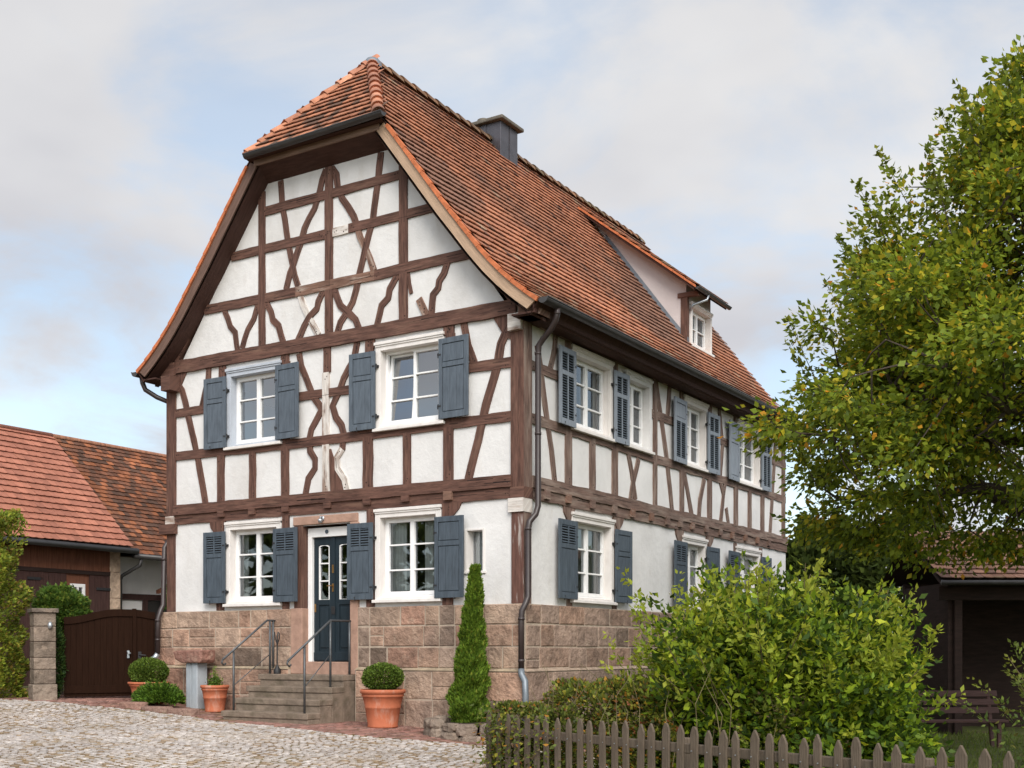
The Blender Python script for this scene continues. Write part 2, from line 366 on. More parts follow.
# ---- timber
beam_n = [0]
def beam(T, pts, w, name='timber_brace', mat=WOOD, proud=.022, wob=.006, parent=house, mats=None, split=None):
    """hewn timber following a polyline (u, z), slightly uneven edges, proud of the plaster"""
    beam_n[0] += 1; pr = round(proud / .00021) * .00021 + (0 if 'brace' in name else .00007 if 'post' in name else .00014) + (beam_n[0] % 60) * .00021
    P = [Vector(p) for p in pts]; out = [P[0]]
    for a, b in zip(P, P[1:]):
        k = max(1, int((b - a).length / .16)); out += [a + (b - a) * (i / k) for i in range(1, k + 1)]
    P = out; n = len(P); ph = R.uniform(0, 50)
    L_ = []; Rr = []; D = []; dist = 0
    for i in range(n):
        d = (P[min(i + 1, n - 1)] - P[max(i - 1, 0)]).normalized(); q = Vector((-d.y, d.x))
        if i: dist += (P[i] - P[i - 1]).length
        e1 = wob * 2 * mn.noise((dist * 3, ph, 0)); e2 = wob * 2 * mn.noise((dist * 3, ph, 9))
        L_.append(P[i] + q * (w / 2 + e1)); Rr.append(P[i] - q * (w / 2 + e2)); D.append(dist)
    m = MB()
    for i in range(n - 1):
        a, b, c, d = L_[i], L_[i + 1], Rr[i + 1], Rr[i]
        mi = 0 if split is None else split(D[i] / max(D[-1], .01))
        du = [(D[i], 0), (D[i + 1], 0), (D[i + 1], w), (D[i], w)]
        m.poly([T(a.x, pr, a.y), T(b.x, pr, b.y), T(c.x, pr, c.y), T(d.x, pr, d.y)], mi, uvs=du)
        m.poly([T(a.x, -.02, a.y), T(b.x, -.02, b.y), T(b.x, pr, b.y), T(a.x, pr, a.y)], mi, uvs=[(D[i], w), (D[i + 1], w), (D[i + 1], w + .04), (D[i], w + .04)])
        m.poly([T(d.x, -.02, d.y), T(c.x, -.02, c.y), T(c.x, pr, c.y), T(d.x, pr, d.y)], mi, uvs=[(D[i], w), (D[i + 1], w), (D[i + 1], w + .04), (D[i], w + .04)])
    for i in (0, n - 1):
        a, d = L_[i], Rr[i]
        m.poly([T(a.x, -.02, a.y), T(d.x, -.02, d.y), T(d.x, pr, d.y), T(a.x, pr, a.y)], 0, uvs=[(0, 0), (.1, 0), (.1, .04), (0, .04)])
    ML = list(mats or [mat]) + [PEG]; pk = len(ML) - 1
    def dot(c, r_):
        m.poly([T(c.x + r_ * math.cos(k * 1.047), pr + .0012, c.y + r_ * math.sin(k * 1.047)) for k in range(6)], pk)
    if w > .09:
        for i, s_ in ((0, 1), (n - 1, -1)):
            d = (P[min(i + 1, n - 1)] - P[max(i - 1, 0)]).normalized(); q = Vector((-d.y, d.x))
            for e in (.06, .10): dot(P[i] + d * s_ * (e + R.uniform(0, .02)) + q * w * R.uniform(-.25, .25), R.uniform(.009, .014))
        for _ in range(int(D[-1] / .7)):
            i0 = R.randrange(0, max(1, n - 2)); ln = R.randrange(1, 5); o = R.uniform(-.3, .3) * w; cw = R.uniform(.003, .007)
            for i in range(i0, min(i0 + ln, n - 1)):
                A_, B_ = P[i], P[i + 1]; d = (B_ - A_).normalized(); q = Vector((-d.y, d.x)); a0 = A_ + q * o; b0 = B_ + q * o
                m.poly([T(a0.x - q.x * cw, pr + .0008, a0.y - q.y * cw), T(b0.x - q.x * cw * .6, pr + .0008, b0.y - q.y * cw * .6), T(b0.x + q.x * cw * .6, pr + .0008, b0.y + q.y * cw * .6), T(a0.x + q.x * cw, pr + .0008, a0.y + q.y * cw)], pk)
    return m.build(name, ML, parent, recalc=False)

BR = {
 'a': ([(-4.93, 9.36), (-4.89, 8.92), (-4.83, 8.66), (-4.77, 8.32), (-4.68, 7.96), (-4.61, 7.67), (-4.51, 7.42)], .115, WOOD),
 'a2': ([(-4.52, 7.45), (-4.42, 7.14), (-4.29, 6.9), (-4.16, 6.72), (-4.06, 6.56)], .11, WOOD_PEEL),
 'b': ([(-3.89, 9.33), (-3.98, 9.18), (-4.04, 8.98), (-4.15, 8.72), (-4.28, 8.58), (-4.38, 8.43), (-4.45, 8.22), (-4.56, 8.01), (-4.65, 7.82), (-4.71, 7.72), (-4.8, 7.45)], .12, WOOD),
 'c': ([(-3.77, 9.33), (-3.67, 9.2), (-3.64, 8.98), (-3.55, 8.78), (-3.41, 8.6), (-3.3, 8.43), (-3.23, 8.26)], .12, WOOD),
 'c2': ([(-3.24, 8.28), (-3.16, 8.05), (-3.06, 7.87), (-2.95, 7.66), (-2.87, 7.45)], .115, WOOD_TAN),
 'd': ([(-2.72, 9.36), (-2.78, 8.93), (-2.86, 8.47), (-2.89, 8.3), (-3.02, 7.94), (-3.1, 7.66), (-3.19, 7.4), (-3.24, 7.2), (-3.32, 7.0), (-3.43, 6.86), (-3.58, 6.7), (-3.66, 6.52)], .12, WOOD),
 'e': ([(-6.3, 7.34), (-6.2, 7.15), (-6.14, 7.0), (-6.02, 6.88), (-5.98, 6.65), (-5.95, 6.53)], .11, WOOD),
 'f': ([(-5.46, 7.30), (-5.56, 7.05), (-5.71, 6.88), (-5.78, 6.74), (-5.85, 6.57)], .11, WOOD),
 'g': ([(-5.27, 7.3), (-5.15, 7.11), (-5.11, 6.97), (-4.98, 6.85), (-4.92, 6.68), (-4.87, 6.54)], .12, WOOD),
 'h': ([(-3.95, 7.3), (-4.07, 7.12), (-4.1, 7.01), (-4.27, 6.9), (-4.38, 6.76), (-4.47, 6.61), (-4.53, 6.53)], .12, WOOD),
 'i': ([(-3.72, 7.3), (-3.64, 7.1), (-3.58, 6.98), (-3.41, 6.84), (-3.26, 6.7), (-3.18, 6.53)], .12, WOOD),
 'j': ([(-2.38, 7.3), (-2.54, 7.09), (-2.57, 6.95), (-2.71, 6.85), (-2.75, 6.71), (-2.81, 6.53)], .12, WOOD),
 'k': ([(-2.17, 7.28), (-2.15, 7.13), (-2.10, 6.95)], .065, WOOD),
 'k2': ([(-1.95, 6.84), (-1.8, 6.55)], .12, WOOD_TAN),
 'l': ([(-1.39, 7.33), (-1.46, 7.16), (-1.55, 7.06), (-1.57, 6.95), (-1.67, 6.86), (-1.69, 6.7), (-1.7, 6.54)], .12, WOOD),
 'm': ([(-7.52, 6.17), (-7.37, 5.99), (-7.27, 5.75), (-7.22, 5.53), (-7.06, 5.06), (-6.95, 4.66), (-6.76, 3.87)], .13, WOOD),
 'n': ([(-6.68, 6.33), (-6.69, 6.13), (-6.78, 5.88), (-6.83, 5.73), (-6.87, 5.6)], .12, WOOD),
 'o': ([(-4.5, 6.3), (-4.45, 6.08), (-4.35, 5.88), (-4.26, 5.69), (-4.18, 5.53), (-4.05, 5.37), (-4.01, 5.27), (-4.12, 5.1), (-4.22, 4.97), (-4.26, 4.83), (-4.25, 4.6), (-4.14, 4.46), (-4.14, 4.3), (-4.29, 4.14), (-4.36, 3.86)], .12, WOOD),
 'p': ([(-3.22, 6.32), (-3.29, 6.04), (-3.4, 5.9), (-3.51, 5.75), (-3.57, 5.62), (-3.66, 5.47), (-3.75, 5.32), (-3.68, 5.12), (-3.56, 4.98), (-3.51, 4.83), (-3.54, 4.56)], .12, WOOD),
 'p2': ([(-3.54, 4.58), (-3.66, 4.44), (-3.64, 4.26), (-3.49, 4.07), (-3.43, 3.86)], .12, WOOD_PEEL),
 'q': ([(-1.08, 6.33), (-1.0, 5.97), (-.86, 5.63)], .12, WOOD),
 'r': ([(-.24, 6.16), (-.39, 5.9), (-.46, 5.56), (-.66, 5.0), (-.81, 4.47), (-.99, 3.87)], .14, WOOD)}
for k, (p, w, mt) in BR.items(): beam(FT, p, w, mat=mt)
# posts of the front
for (x, z0, z1, w, mt) in [(-5.365, 6.52, 9.25, .15, WOOD), (-2.26, 6.5, 9.25, .165, WOOD), (-3.83, 6.5, 9.36, .165, WOOD),
        (-3.87, 5.9, 6.33, .15, WOOD), (-3.895, 3.86, 5.9, .14, WOOD_PEEL),
        (-6.33, 6.18, 6.33, .16, WOOD), (-4.82, 6.18, 6.33, .18, WOOD), (-2.945, 6.18, 6.33, .19, WOOD), (-1.36, 6.18, 6.33, .2, WOOD),
        (-6.37, 3.86, 4.72, .17, WOOD), (-5.59, 3.86, 4.72, .15, WOOD), (-4.82, 3.86, 4.72, .17, WOOD),
        (-2.99, 3.86, 4.72, .2, WOOD), (-2.185, 3.86, 4.72, .15, WOOD), (-1.37, 3.86, 4.72, .18, WOOD),
        (-6.33, 4.80, 6.2, .15, WOOD), (-4.79, 4.80, 6.2, .16, WOOD), (-2.95, 4.80, 6.2, .17, WOOD), (-1.33, 4.80, 6.2, .17, WOOD),
        (-6.38, 1.92, 3.53, .17, WOOD), (-4.80, 1.92, 3.53, .15, WOOD), (-2.93, 1.92, 3.53, .15, WOOD), (-1.38, 1.92, 3.53, .19, WOOD)]:
    beam(FT, [(x, z0), (x, z1)], w, 'timber_post', mt, proud=.026)
# narrow brown wedge of old timber beside the flaked middle post
m = MB(); m.prism([FT(-3.83, -.01, 4.6), FT(-3.79, -.01, 4.6), FT(-3.50, -.01, 3.87), FT(-3.80, -.01, 3.87)], (0, -.03, 0)); m.uv = [(v[2], v[0]) for v in m.v]; m.has_uv = True
m.build('timber_wedge', WOOD, house)
# rails of the front
for (p, w, pr, mt) in [([(-5.35, 8.90), (-2.3, 8.91)], .15, .02, WOOD), ([(-6.1, 8.24), (-3.92, 8.24)], .15, .02, WOOD), ([(-3.95, 8.235), (-3.74, 8.235)], .15, .021, WOOD), ([(-3.76, 8.235), (-3.38, 8.235)], .14, .02, WOOD_PEEL),
        ([(-3.4, 8.24), (-1.5, 8.25)], .15, .02, WOOD), ([(-6.78, 7.39), (-4.55, 7.37)], .165, .02, WOOD), ([(-4.57, 7.37), (-2.85, 7.37)], .165, .021, WOOD_TAN), ([(-2.87, 7.37), (-.9, 7.40)], .165, .02, WOOD),
        ([(-7.56, 5.59), (-6.3, 5.59)], .15, .02, WOOD), ([(-4.9, 5.56), (-2.9, 5.55)], .15, .02, WOOD), ([(-1.4, 5.62), (-.18, 5.6)], .16, .02, WOOD),
        ([(-7.56, 4.80), (-4.8, 4.76), (-3, 4.76), (-.18, 4.78)], .16, .02, WOOD),
        ([(-7.5, 6.435), (-.1, 6.435)], .23, .045, WOOD), ([(-7.56, 3.79), (-.18, 3.79)], .185, .05, WOOD), ([(-7.56, 3.615), (-.18, 3.615)], .175, .03, WOOD)]:
    beam(FT, p, w, 'timber_rail', mt, proud=pr)
for x in (-7.50, -.27):      # angle pieces under the tie beam
    s = 1 if x < -4 else -1
    m = MB(); m.prism([FT(x - s * .06, -.01, 6.33), FT(x + s * .26, -.01, 6.33), FT(x + s * .05, -.01, 6.0), FT(x - s * .06, -.01, 5.95)], (0, -.034, 0)); m.uv = [(v[2], v[0]) for v in m.v]; m.has_uv = True
    m.build('timber_bracket', WOOD, house)
# rafters that run up along both edges of the gable wall
for s in (1, -1):
    a = (-3.85 + s * 1.38, 9.45); b = (-3.85 + s * 3.62, 6.53)
    d = Vector((b[0] - a[0], b[1] - a[1])).normalized(); q = Vector((d.y, -d.x)) * (-s)
    if q.x * s < 0: q = -q
    o_ = q * .10
    beam(FT, [(a[0] + o_.x, a[1] + o_.y), (b[0] + o_.x, b[1] + o_.y)], .20, 'timber_rafter', WOOD, proud=.03)
    m = MB(); zz = [(3.3, 6.95), (3.62, 6.52), (4.22, 6.15), (4.22, 6.28), (3.75, 6.62)]
    m.prism([FT(-3.85 + s * t, -.05, z) for t, z in zz], (0, -.09, 0)); m.uv = [(v[0], v[2]) for v in m.v]; m.has_uv = True
    m.build('timber_bracket', WOOD, house)
# beam ends and corbels
def block(T, u0, u1, n0, n1, z0, z1, name, mat, grain='u', bevel=.012):
    m = MB(); m.fbox(T, u0, u1, n0, n1, z0, z1, grain=grain); return m.build(name, mat, house, bevel=bevel)
for u in (-6.33, -5.57, -4.78, -3.83, -2.98, -2.19):
    block(FT, u - .075, u + .075, .0, .075, 3.60, 3.71, 'beam_end', WOOD)
block(FT, -1.43, -1.27, 0, .08, 3.57, 3.71, 'beam_end', WOOD_TAN)
for u in (.62, 1.3, 2.12, 2.92, 3.62, 4.4, 5.1, 5.69, 6.27, 6.97, 7.71, 8.37, 9.13, 9.86, 10.6):
    block(ST, u - .07, u + .07, 0, .085, 3.57 + R.uniform(-.01, .01), 3.71, 'beam_end', R.choice([WOOD_SIDE, WOOD_SIDE, WOOD_TAN]))
def corner_post(x0, x1, y0, y1, z0, z1, mats=(WOOD, WOOD_SIDE)):
    m = MB(); m.fbox(lambda u, n, z: (u, n, z), x0, x1, y0, y1, z0, z1, grain='z')
    m.m = [1 if i in (3, 5) else 0 for i in range(6)]
    return m.build('corner_post', list(mats), house, bevel=.012)
corner_post(-.2, .035, -.035, .21, 3.69, 6.31); corner_post(-7.765, -7.53, -.035, .2, 3.69, 6.31, (WOOD, WOOD))
corner_post(-.19, .03, -.03, .2, 1.92, 3.31, (mk('flaking_brown_oak', (.12, .058, .045), .3, 5, GR, .85, .5, 9, uv=True, stains=[((.42, .37, .34), 2.2, .56, .66, .8, (.8, 6, 1))]), WOOD_SIDE))
corner_post(-7.76, -7.55, -.03, .2, 1.92, 3.4, (WOOD, WOOD))
block(FT, -.235, .04, -.21, .06, 3.31, 3.52, 'corner_corbel', WOOD_PEEL); block(FT, -.20, .045, -.22, .055, 3.52, 3.69, 'corner_corbel', WOOD)
block(FT, -7.90, -7.50, -.2, .10, 3.36, 3.54, 'corner_corbel', WOOD, bevel=.03); block(FT, -7.78, -7.55, -.2, .05, 3.54, 3.69, 'corner_corbel', WOOD_PEEL)
block(FT, -.21, .02, -.1, .11, 6.06, 6.31, 'corner_corbel', WOOD_PEEL); block(FT, -7.66, -7.42, -.1, .26, 5.98, 6.25, 'corner_corbel', WOOD, bevel=.02)
block(FT, .05, .42, -.1, .22, 6.20, 6.46, 'plate_end', WOOD_TAN); block(FT, -8.1, -7.5, -.1, .10, 6.28, 6.52, 'plate_end', WOOD)
# rounded brackets above the ground-floor windows
for T, u, wood in ((FT, -6.45, WOOD), (FT, -1.31, WOOD), (ST, 1.40, WOOD_SIDE), (ST, 3.16, WOOD_SIDE), (ST, 5.75, WOOD_SIDE), (ST, 7.25, WOOD_SIDE)):
    m = MB(); m.prism([T(u - .2, -.01, 3.53), T(u + .2, -.01, 3.53), T(u + .14, -.01, 3.42), T(u + .02, -.01, 3.31), T(u - .07, -.01, 3.31), T(u - .17, -.01, 3.42)], Vector(T(0, .04, 0)))
    m.uv = [(v[2], v[0] + v[1]) for v in m.v]; m.has_uv = True
    m.build('timber_bracket', wood, house)
# the long side
SBR = {'s1': ([(.40, 5.92), (.5, 5.62), (.64, 5.04), (.84, 4.36), (.95, 3.84)], .13), 's2': ([(.97, 6.2), (.94, 5.96), (.89, 5.84), (.78, 5.6)], .12), 's3a': ([(3.55, 4.68), (3.68, 4.38), (3.84, 3.9)], .13),
 's3b': ([(3.96, 4.65), (3.74, 4.19), (3.63, 3.86)], .13), 's4': ([(4.68, 6.2), (4.94, 5.49), (5.2, 4.72), (5.42, 3.84)], .14), 's5': ([(5.95, 4.69), (6.14, 4.32), (6.35, 3.85)], .14),
 's6': ([(6.97, 4.65), (6.76, 4.22), (6.69, 3.84)], .14), 's7': ([(7.82, 4.7), (7.99, 4.45), (7.84, 3.87)], .13), 's7b': ([(8.08, 4.7), (7.97, 4.4)], .12), 's7c': ([(8.14, 4.19), (8.28, 3.84)], .12),
 's8': ([(5.30, 6.2), (5.2, 5.58)], .13), 's9': ([(7.75, 6.2), (7.95, 5.5), (7.8, 4.75)], .12), 's10': ([(11.2, 6.2), (10.8, 3.86)], .14)}
for k, (p, w) in SBR.items(): beam(ST, p, w, 'timber_brace', WOOD_SIDE)
for (u, w) in [(1.38, .2), (3.02, .2), (4.65, .15), (5.86, .17), (7.24, .2), (8.68, .2), (10.3, .2), (11.7, .2)]:
    beam(ST, [(u, 3.86), (u, 6.35)], w, 'timber_post', WOOD_SIDE, proud=.026)
for (u, w) in [(2.2, .18), (9.5, .18)]: beam(ST, [(u, 3.86), (u, 4.75)], w, 'timber_post', WOOD_SIDE, proud=.026)
for u in (1.42, 3.02, 5.85, 7.2, 8.66, 10.2): beam(ST, [(u, 1.92), (u, 3.5)], .17, 'timber_post', WOOD_SIDE, proud=.012)
for (p, w, pr) in [([(.2, 5.58), (1.4, 5.56)], .15, .02), ([(4.5, 5.56), (5.9, 5.56)], .15, .02), ([(7.2, 5.56), (8.7, 5.56)], .15, .02), ([(10.2, 5.56), (11.85, 5.56)], .15, .02),
        ([(.2, 4.76), (4, 4.75), (11.85, 4.76)], .16, .02), ([(.2, 6.30), (11.85, 6.30)], .2, .05), ([(.2, 3.79), (11.88, 3.785)], .185, .055), ([(.2, 3.615), (11.88, 3.61)], .175, .03)]:
    beam(ST, p, w, 'timber_rail', WOOD_SIDE, proud=pr, wob=.010)

# ---- plinth of dressed sandstone
SC = [(.38, .225, .16), (.41, .26, .19), (.33, .205, .15), (.44, .30, .22), (.29, .19, .145), (.38, .27, .205), (.37, .20, .145)]
SCG = [(.26, .185, .15), (.29, .21, .17), (.24, .175, .145), (.32, .225, .18)]
SCD = [(.20, .145, .118), (.24, .175, .14), (.17, .125, .105), (.30, .22, .175)]
def course(m, T, u0, u1, n0, n1, z0, z1, cols, lens, dark=.06):
    u = u0
    while u < u1 - .02:
        w = R.uniform(*lens)
        if u1 - (u + w) < lens[0] * .6: w = u1 - u
        c = R.choice(cols); k = R.uniform(.8, 1.15)
        if R.random() < dark: c = (.135, .098, .08)
        g = .009; e = R.uniform(0, .012)
        a0, a1, b0, b1 = u + g * R.uniform(.5, 1.5), u + w - g * R.uniform(.5, 1.5), z0 + g * R.uniform(.4, 1.7), z1 - g * R.uniform(.4, 1.7)
        if R.random() < .12 and b1 - b0 > .25:
            zc = (b0 + b1) / 2 + R.uniform(-.03, .03); spans = [(b0, zc - g * .6), (zc + g * .6, b1)]
        else: spans = [(b0, b1)]
        c = tuple(.68 * q + .32 * w_ for q, w_ in zip(c, (.315, .225, .165)))
        for (q0, q1) in spans:
            ch = .014
            vs = [T(a0, n0, q0), T(a1, n0, q0), T(a1, n0, q1), T(a0, n0, q1)]
            vs += [T(x + R.uniform(-.004, .004), n1 - .012 + e, z + R.uniform(-.004, .004)) for x, z in ((a0, q0), (a1, q0), (a1, q1), (a0, q1))]
            vs += [T(x + R.uniform(-.006, .006), n1 + e, z + R.uniform(-.006, .006)) for x, z in ((a0 + ch, q0 + ch), (a1 - ch, q0 + ch), (a1 - ch, q1 - ch), (a0 + ch, q1 - ch))]
            fs = [(8, 9, 10, 11)] + [(i, (i + 1) % 4, 4 + (i + 1) % 4, 4 + i) for i in range(4)] + [(4 + i, 4 + (i + 1) % 4, 8 + (i + 1) % 4, 8 + i) for i in range(4)]
            kk = k * R.uniform(.93, 1.07)
            m.add(vs, fs, 0, tuple(q * kk for q in c))
        u += w
m = MB()
for (a, b) in ((-8.0, -4.66), (-3.18, .02)):
    m.fbox(FT, a, b, -.3, .043, -.6, 1.915, 1); m.fbox(FT, a, b + (.08 if b > -1 else 0), -.3, .113, -.6, .885, 1)
    cuts = [(a, b, SC)] if a < -5 else [(a, -2.93, SCD), (-2.93, -1.53, SC), (-1.53, -1.23, SCD), (-1.23, b, SC)]
    for (z0, z1) in ((1.60, 1.92), (1.26, 1.60), (.92, 1.26)):
        for (q0, q1, cc_) in cuts: course(m, FT, q0, q1, -.02, .05, z0, z1, cc_, (.28, .85))
    for (z0, z1) in ((.42, .88), (-.06, .42), (-.55, -.06)): course(m, FT, a, b + (.08 if b > -1 else 0), -.02, .12, z0, z1, SC if z0 > 0 else SCG + SC, (.5, 1.1))
    m.prism([FT(a, .03, .93), FT(a, .135, .885), FT(a, .03, .885)], FT(b - a, 0, 0), 0, (.36, .285, .20))
m.fbox(ST, -.02, HL, -.3, .043, -.6, 1.915, 1); m.fbox(ST, -.1, HL, -.3, .113, -.6, .885, 1)
for (z0, z1) in ((1.61, 1.92), (1.26, 1.61), (.92, 1.26)): course(m, ST, .0, HL, -.02, .05, z0, z1, SCG + [SC[4], SC[2]], (.35, .95), .08)
for (z0, z1) in ((.42, .88), (-.06, .42), (-.55, -.06)): course(m, ST, -.12, HL, -.02, .12, z0, z1, SCG, (.5, 1.1))
m.prism([ST(-.12, .03, .93), ST(-.12, .135, .885), ST(-.12, .03, .885)], ST(HL + .1, 0, 0), 0, (.38, .29, .22))
m.fbox(FT, -4.66, -3.18, -.3, .03, -.6, .79, 1)
m.build('plinth', [STONE, MORTAR], house)
m = MB(); m.fbox(FT, -4.66, -4.395, -.3, .055, .8, 1.925); m.fbox(FT, -3.345, -3.18, -.3, .055, .8, 3.34); m.fbox(FT, -4.395, -3.345, -.3, .04, .78, 1.01)
m.build('door_jamb', STONE_DRESSED, house, bevel=.012)
m = MB(); m.fbox(FT, -4.62, -3.2, -.3, .04, 3.345, 3.49); m.build('door_lintel', STONE_DRESSED, house, bevel=.012)
m = MB(); m.fbox(FT, -4.60, -4.41, -.3, .03, 1.93, 3.34, grain='z'); m.build('timber_post', WOOD, house, bevel=.01)

# ---- windows and shutters
def window(T, u0, u1, z0, z1, sur=.10, cornice=.13, sill=True, rows=3, mat=CREAM, glass=GLASS_G, curtain_or_board=None, tilt=False, mull=True, parent=house, dep=.12, name='window'):
    m = MB(); i0, i1, j0, j1 = u0 + sur, u1 - sur, z0 + .09, z1 - cornice
    m.fbox(T, u0, i0, -.16, .045, z0 + .05, z1); m.fbox(T, i1, u1, -.16, .045, z0 + .05, z1)
    m.fbox(T, i0, i1, -.16, .044, j1, z1)
    m.fbox(T, u0 - .015, u1 + .015, .0, .075, z1 - .035, z1 + .012)
    m.fbox(T, u0, u1, .0, .060, z1 - .065, z1 - .034)
    m.fbox(T, i0, i1, -.16, .044, z0 + .05, j0)
    W_ = m.build(name, mat, parent, bevel=.004)
    if sill:
        m = MB(); m.fbox(T, u0 - .03, u1 + .03, -.02, .10, z0, z0 + .05); m.build('sill', CREAM if mat is not WHITE else mat, W_, bevel=.006)
    n0, n1 = -dep - .04, -dep + .02; f = .045
    m = MB()
    m.fbox(T, i0, i0 + f, n0, n1, j0, j1); m.fbox(T, i1 - f, i1, n0, n1, j0, j1); m.fbox(T, i0 + f, i1 - f, n0, n1, j1 - f, j1); m.fbox(T, i0 + f, i1 - f, n0, n1, j0, j0 + f)
    m.fbox(T, i0, i1, n1, n1 + .03, j0, j0 + .03)
    m.build('frame', WHITE, W_, bevel=.004)
    mid = (i0 + i1) / 2
    sashes = [(i0 + f - .005, mid + .003), (mid - .003, i1 - f + .005)] if mull else [(i0 + f - .005, i1 - f + .005)]
    for si, (a, b) in enumerate(sashes):
        q0, q1 = j0 + f - .01, j1 - f + .01; sw = .045
        tl = (tilt and si == 0)
        def TT(u, n, z, tl=tl, q0=q0): return T(u, n - ((z - q0) * .085 if tl else 0), z)
        m = MB(); o0, o1 = n0 + .012 + .001 * si, n1 + .012 + .001 * si
        m.fbox(TT, a, a + sw, o0, o1, q0, q1); m.fbox(TT, b - sw, b, o0, o1, q0, q1)
        m.fbox(TT, a + sw, b - sw, o0, o1, q1 - sw, q1); m.fbox(TT, a + sw, b - sw, o0, o1, q0, q0 + sw + .015)
        for k in range(1, rows):
            zz = q0 + (q1 - q0) * k / rows; m.fbox(TT, a + sw, b - sw, o0 + .01, o1 - .006, zz - .013, zz + .013)
        m.build('sash', WHITE, W_, bevel=.003)
        m = MB(); m.poly([TT(a + sw - .005, -dep - .012, q0 + sw), TT(b - sw + .005, -dep - .012, q0 + sw), TT(b - sw + .005, -dep - .012, q1 - sw), TT(a + sw - .005, -dep - .012, q1 - sw)])
        m.build('pane', glass, W_, recalc=False)
    for (c0, c1) in (curtain_or_board or ()):
        m = MB(); K = 24; a0 = i0 + (i1 - i0) * c0; a1 = i0 + (i1 - i0) * c1
        P = [(a0 + (a1 - a0) * k / K, -.26 + .018 * math.sin(k * 2.4)) for k in range(K + 1)]
        for (p, q) in zip(P, P[1:]): m.poly([T(p[0], p[1], j0), T(q[0], q[1], j0), T(q[0], q[1], j1), T(p[0], p[1], j1)])
        m.build('curtain_or_board', CURTAIN, W_, smooth=True, recalc=False)
    return W_

def shutter(T, u0, u1, z0, z1, kind, hinge, n0=.075, ang=0., mat=BLUEGREY, parent=house):
    """kind: 'pp' two panels, 'lp' louvre over panel, 'll' louvred, 'pl' panel over louvre; hinge is the u of the hung edge"""
    hu = u0 if hinge < 0 else u1
    ca, sa = math.cos(ang), math.sin(ang)
    def TT(u, n, z):
        du = u - hu; return T(hu + du * ca, n + abs(du) * sa, z)
    n1 = n0 + .034; st = .075; zm = z0 + (z1 - z0) * .64; m = MB()
    m.fbox(TT, u0, u0 + st, n0, n1, z0, z1); m.fbox(TT, u1 - st, u1, n0, n1, z0, z1)
    for (a, b) in ((z0, z0 + .10), (zm, zm + .075), (z1 - .085, z1)): m.fbox(TT, u0 + st, u1 - st, n0 + .001, n1 - .002, a, b)
    for (a, b, k) in ((z0 + .10, zm, kind[1]), (zm + .075, z1 - .085, kind[0])):
        if k == 'p':
            m.fbox(TT, u0 + st, u1 - st, n0 + .006, n0 + .014, a, b)
            nb = 3
            for i in range(nb):
                p0 = u0 + st + .012 + (u1 - u0 - 2 * st - .024) * i / nb; p1 = u0 + st + .012 + (u1 - u0 - 2 * st - .024) * (i + 1) / nb
                m.fbox(TT, p0 + .0015, p1 - .0015, n0 + .012, n0 + .026, a + .014, b - .014)
        else:
            m.fbox(TT, u0 + st, u1 - st, n0 + .002, n0 + .006, a, b, 1)  # black sheet paints the shade behind the slats
            q = a + .02
            while q < b - .01:
                vs = [TT(u0 + st, n0 + .008, q + .018), TT(u1 - st, n0 + .008, q + .018), TT(u1 - st, n0 + .03, q - .004), TT(u0 + st, n0 + .03, q - .004)]
                vs += [(Vector(p) + Vector((0, 0, .006))) for p in vs]
                m.add(vs, [(0, 1, 2, 3), (4, 5, 6, 7), (2, 3, 7, 6), (0, 1, 5, 4)], 2); q += .042
            m.fbox(TT, (u0 + u1) / 2 - .012, (u0 + u1) / 2 + .012, n0 + .006, n0 + .033, a, b)
    S_ = m.build('shutter', [mat, DARK, BLUEGREY if mat is BLUEPALE else mat], parent, bevel=.003)  # pale shutters get darker slats, shade of the louvres put into the colour
    for z in (z0 + .2, z1 - .25):
        m = MB(); m.fbox(T, hu - .045, hu + .045, n0 - .03, n0 - .002, z - .02, z + .02); m.fbox(TT, min(hu, hu - hinge * .05), max(hu, hu - hinge * .05), n1, n1 + .004, z - .013, z + .013)
        m.tube([T(hu + hinge * .018, n0 + .01, z - .04), T(hu + hinge * .018, n0 + .01, z + .04)], .012, 6)
        m.build('hinge', IRON, S_)
    m = MB(); m.tube([T(u0 + (u1 - u0) * (.5 - .2 * hinge), n1, z0 - .02), T(u0 + (u1 - u0) * (.5 - .2 * hinge), n1 + .012, z0 + .05)], .009, 5)
    m.build('shutter_stay', IRON, S_)
    return S_

window(FT, -6.2, -4.90, 4.78, 6.22, mat=mk('grey_surround_paint', (.42, .45, .50), .12, 5, (1, 1, .4), .7, .1), glass=GLASS_U)
window(FT, -2.81, -1.45, 4.78, 6.23, glass=GLASS_U, tilt=True)
window(FT, -6.22, -4.90, 1.98, 3.48, curtain_or_board=[(.0, .16)]); window(FT, -2.82, -1.50, 1.98, 3.50, curtain_or_board=[(.0, .3), (.62, .78)])
window(ST, 1.46, 2.90, 4.78, 6.15, sur=.09, curtain_or_board=[(.0, .1), (.55, .78), (.92, 1.)]); window(ST, 3.38, 4.45, 4.78, 6.13, sur=.09, curtain_or_board=[(.2, .55)], mat=PLASTER)
window(ST, 5.92, 7.08, 4.78, 6.15, sur=.09, curtain_or_board=[(.55, .75)]); window(ST, 8.70, 10.14, 4.78, 6.15, sur=.09, curtain_or_board=[(0, .4), (.62, .8)])
window(ST, 1.46, 2.94, 1.98, 3.44, curtain_or_board=[(.4, .98)]); window(ST, 5.86, 7.04, 1.98, 3.42, curtain_or_board=[(.45, .98)]); window(ST, 8.66, 10.1, 1.98, 3.42, curtain_or_board=[(.1, .9)])
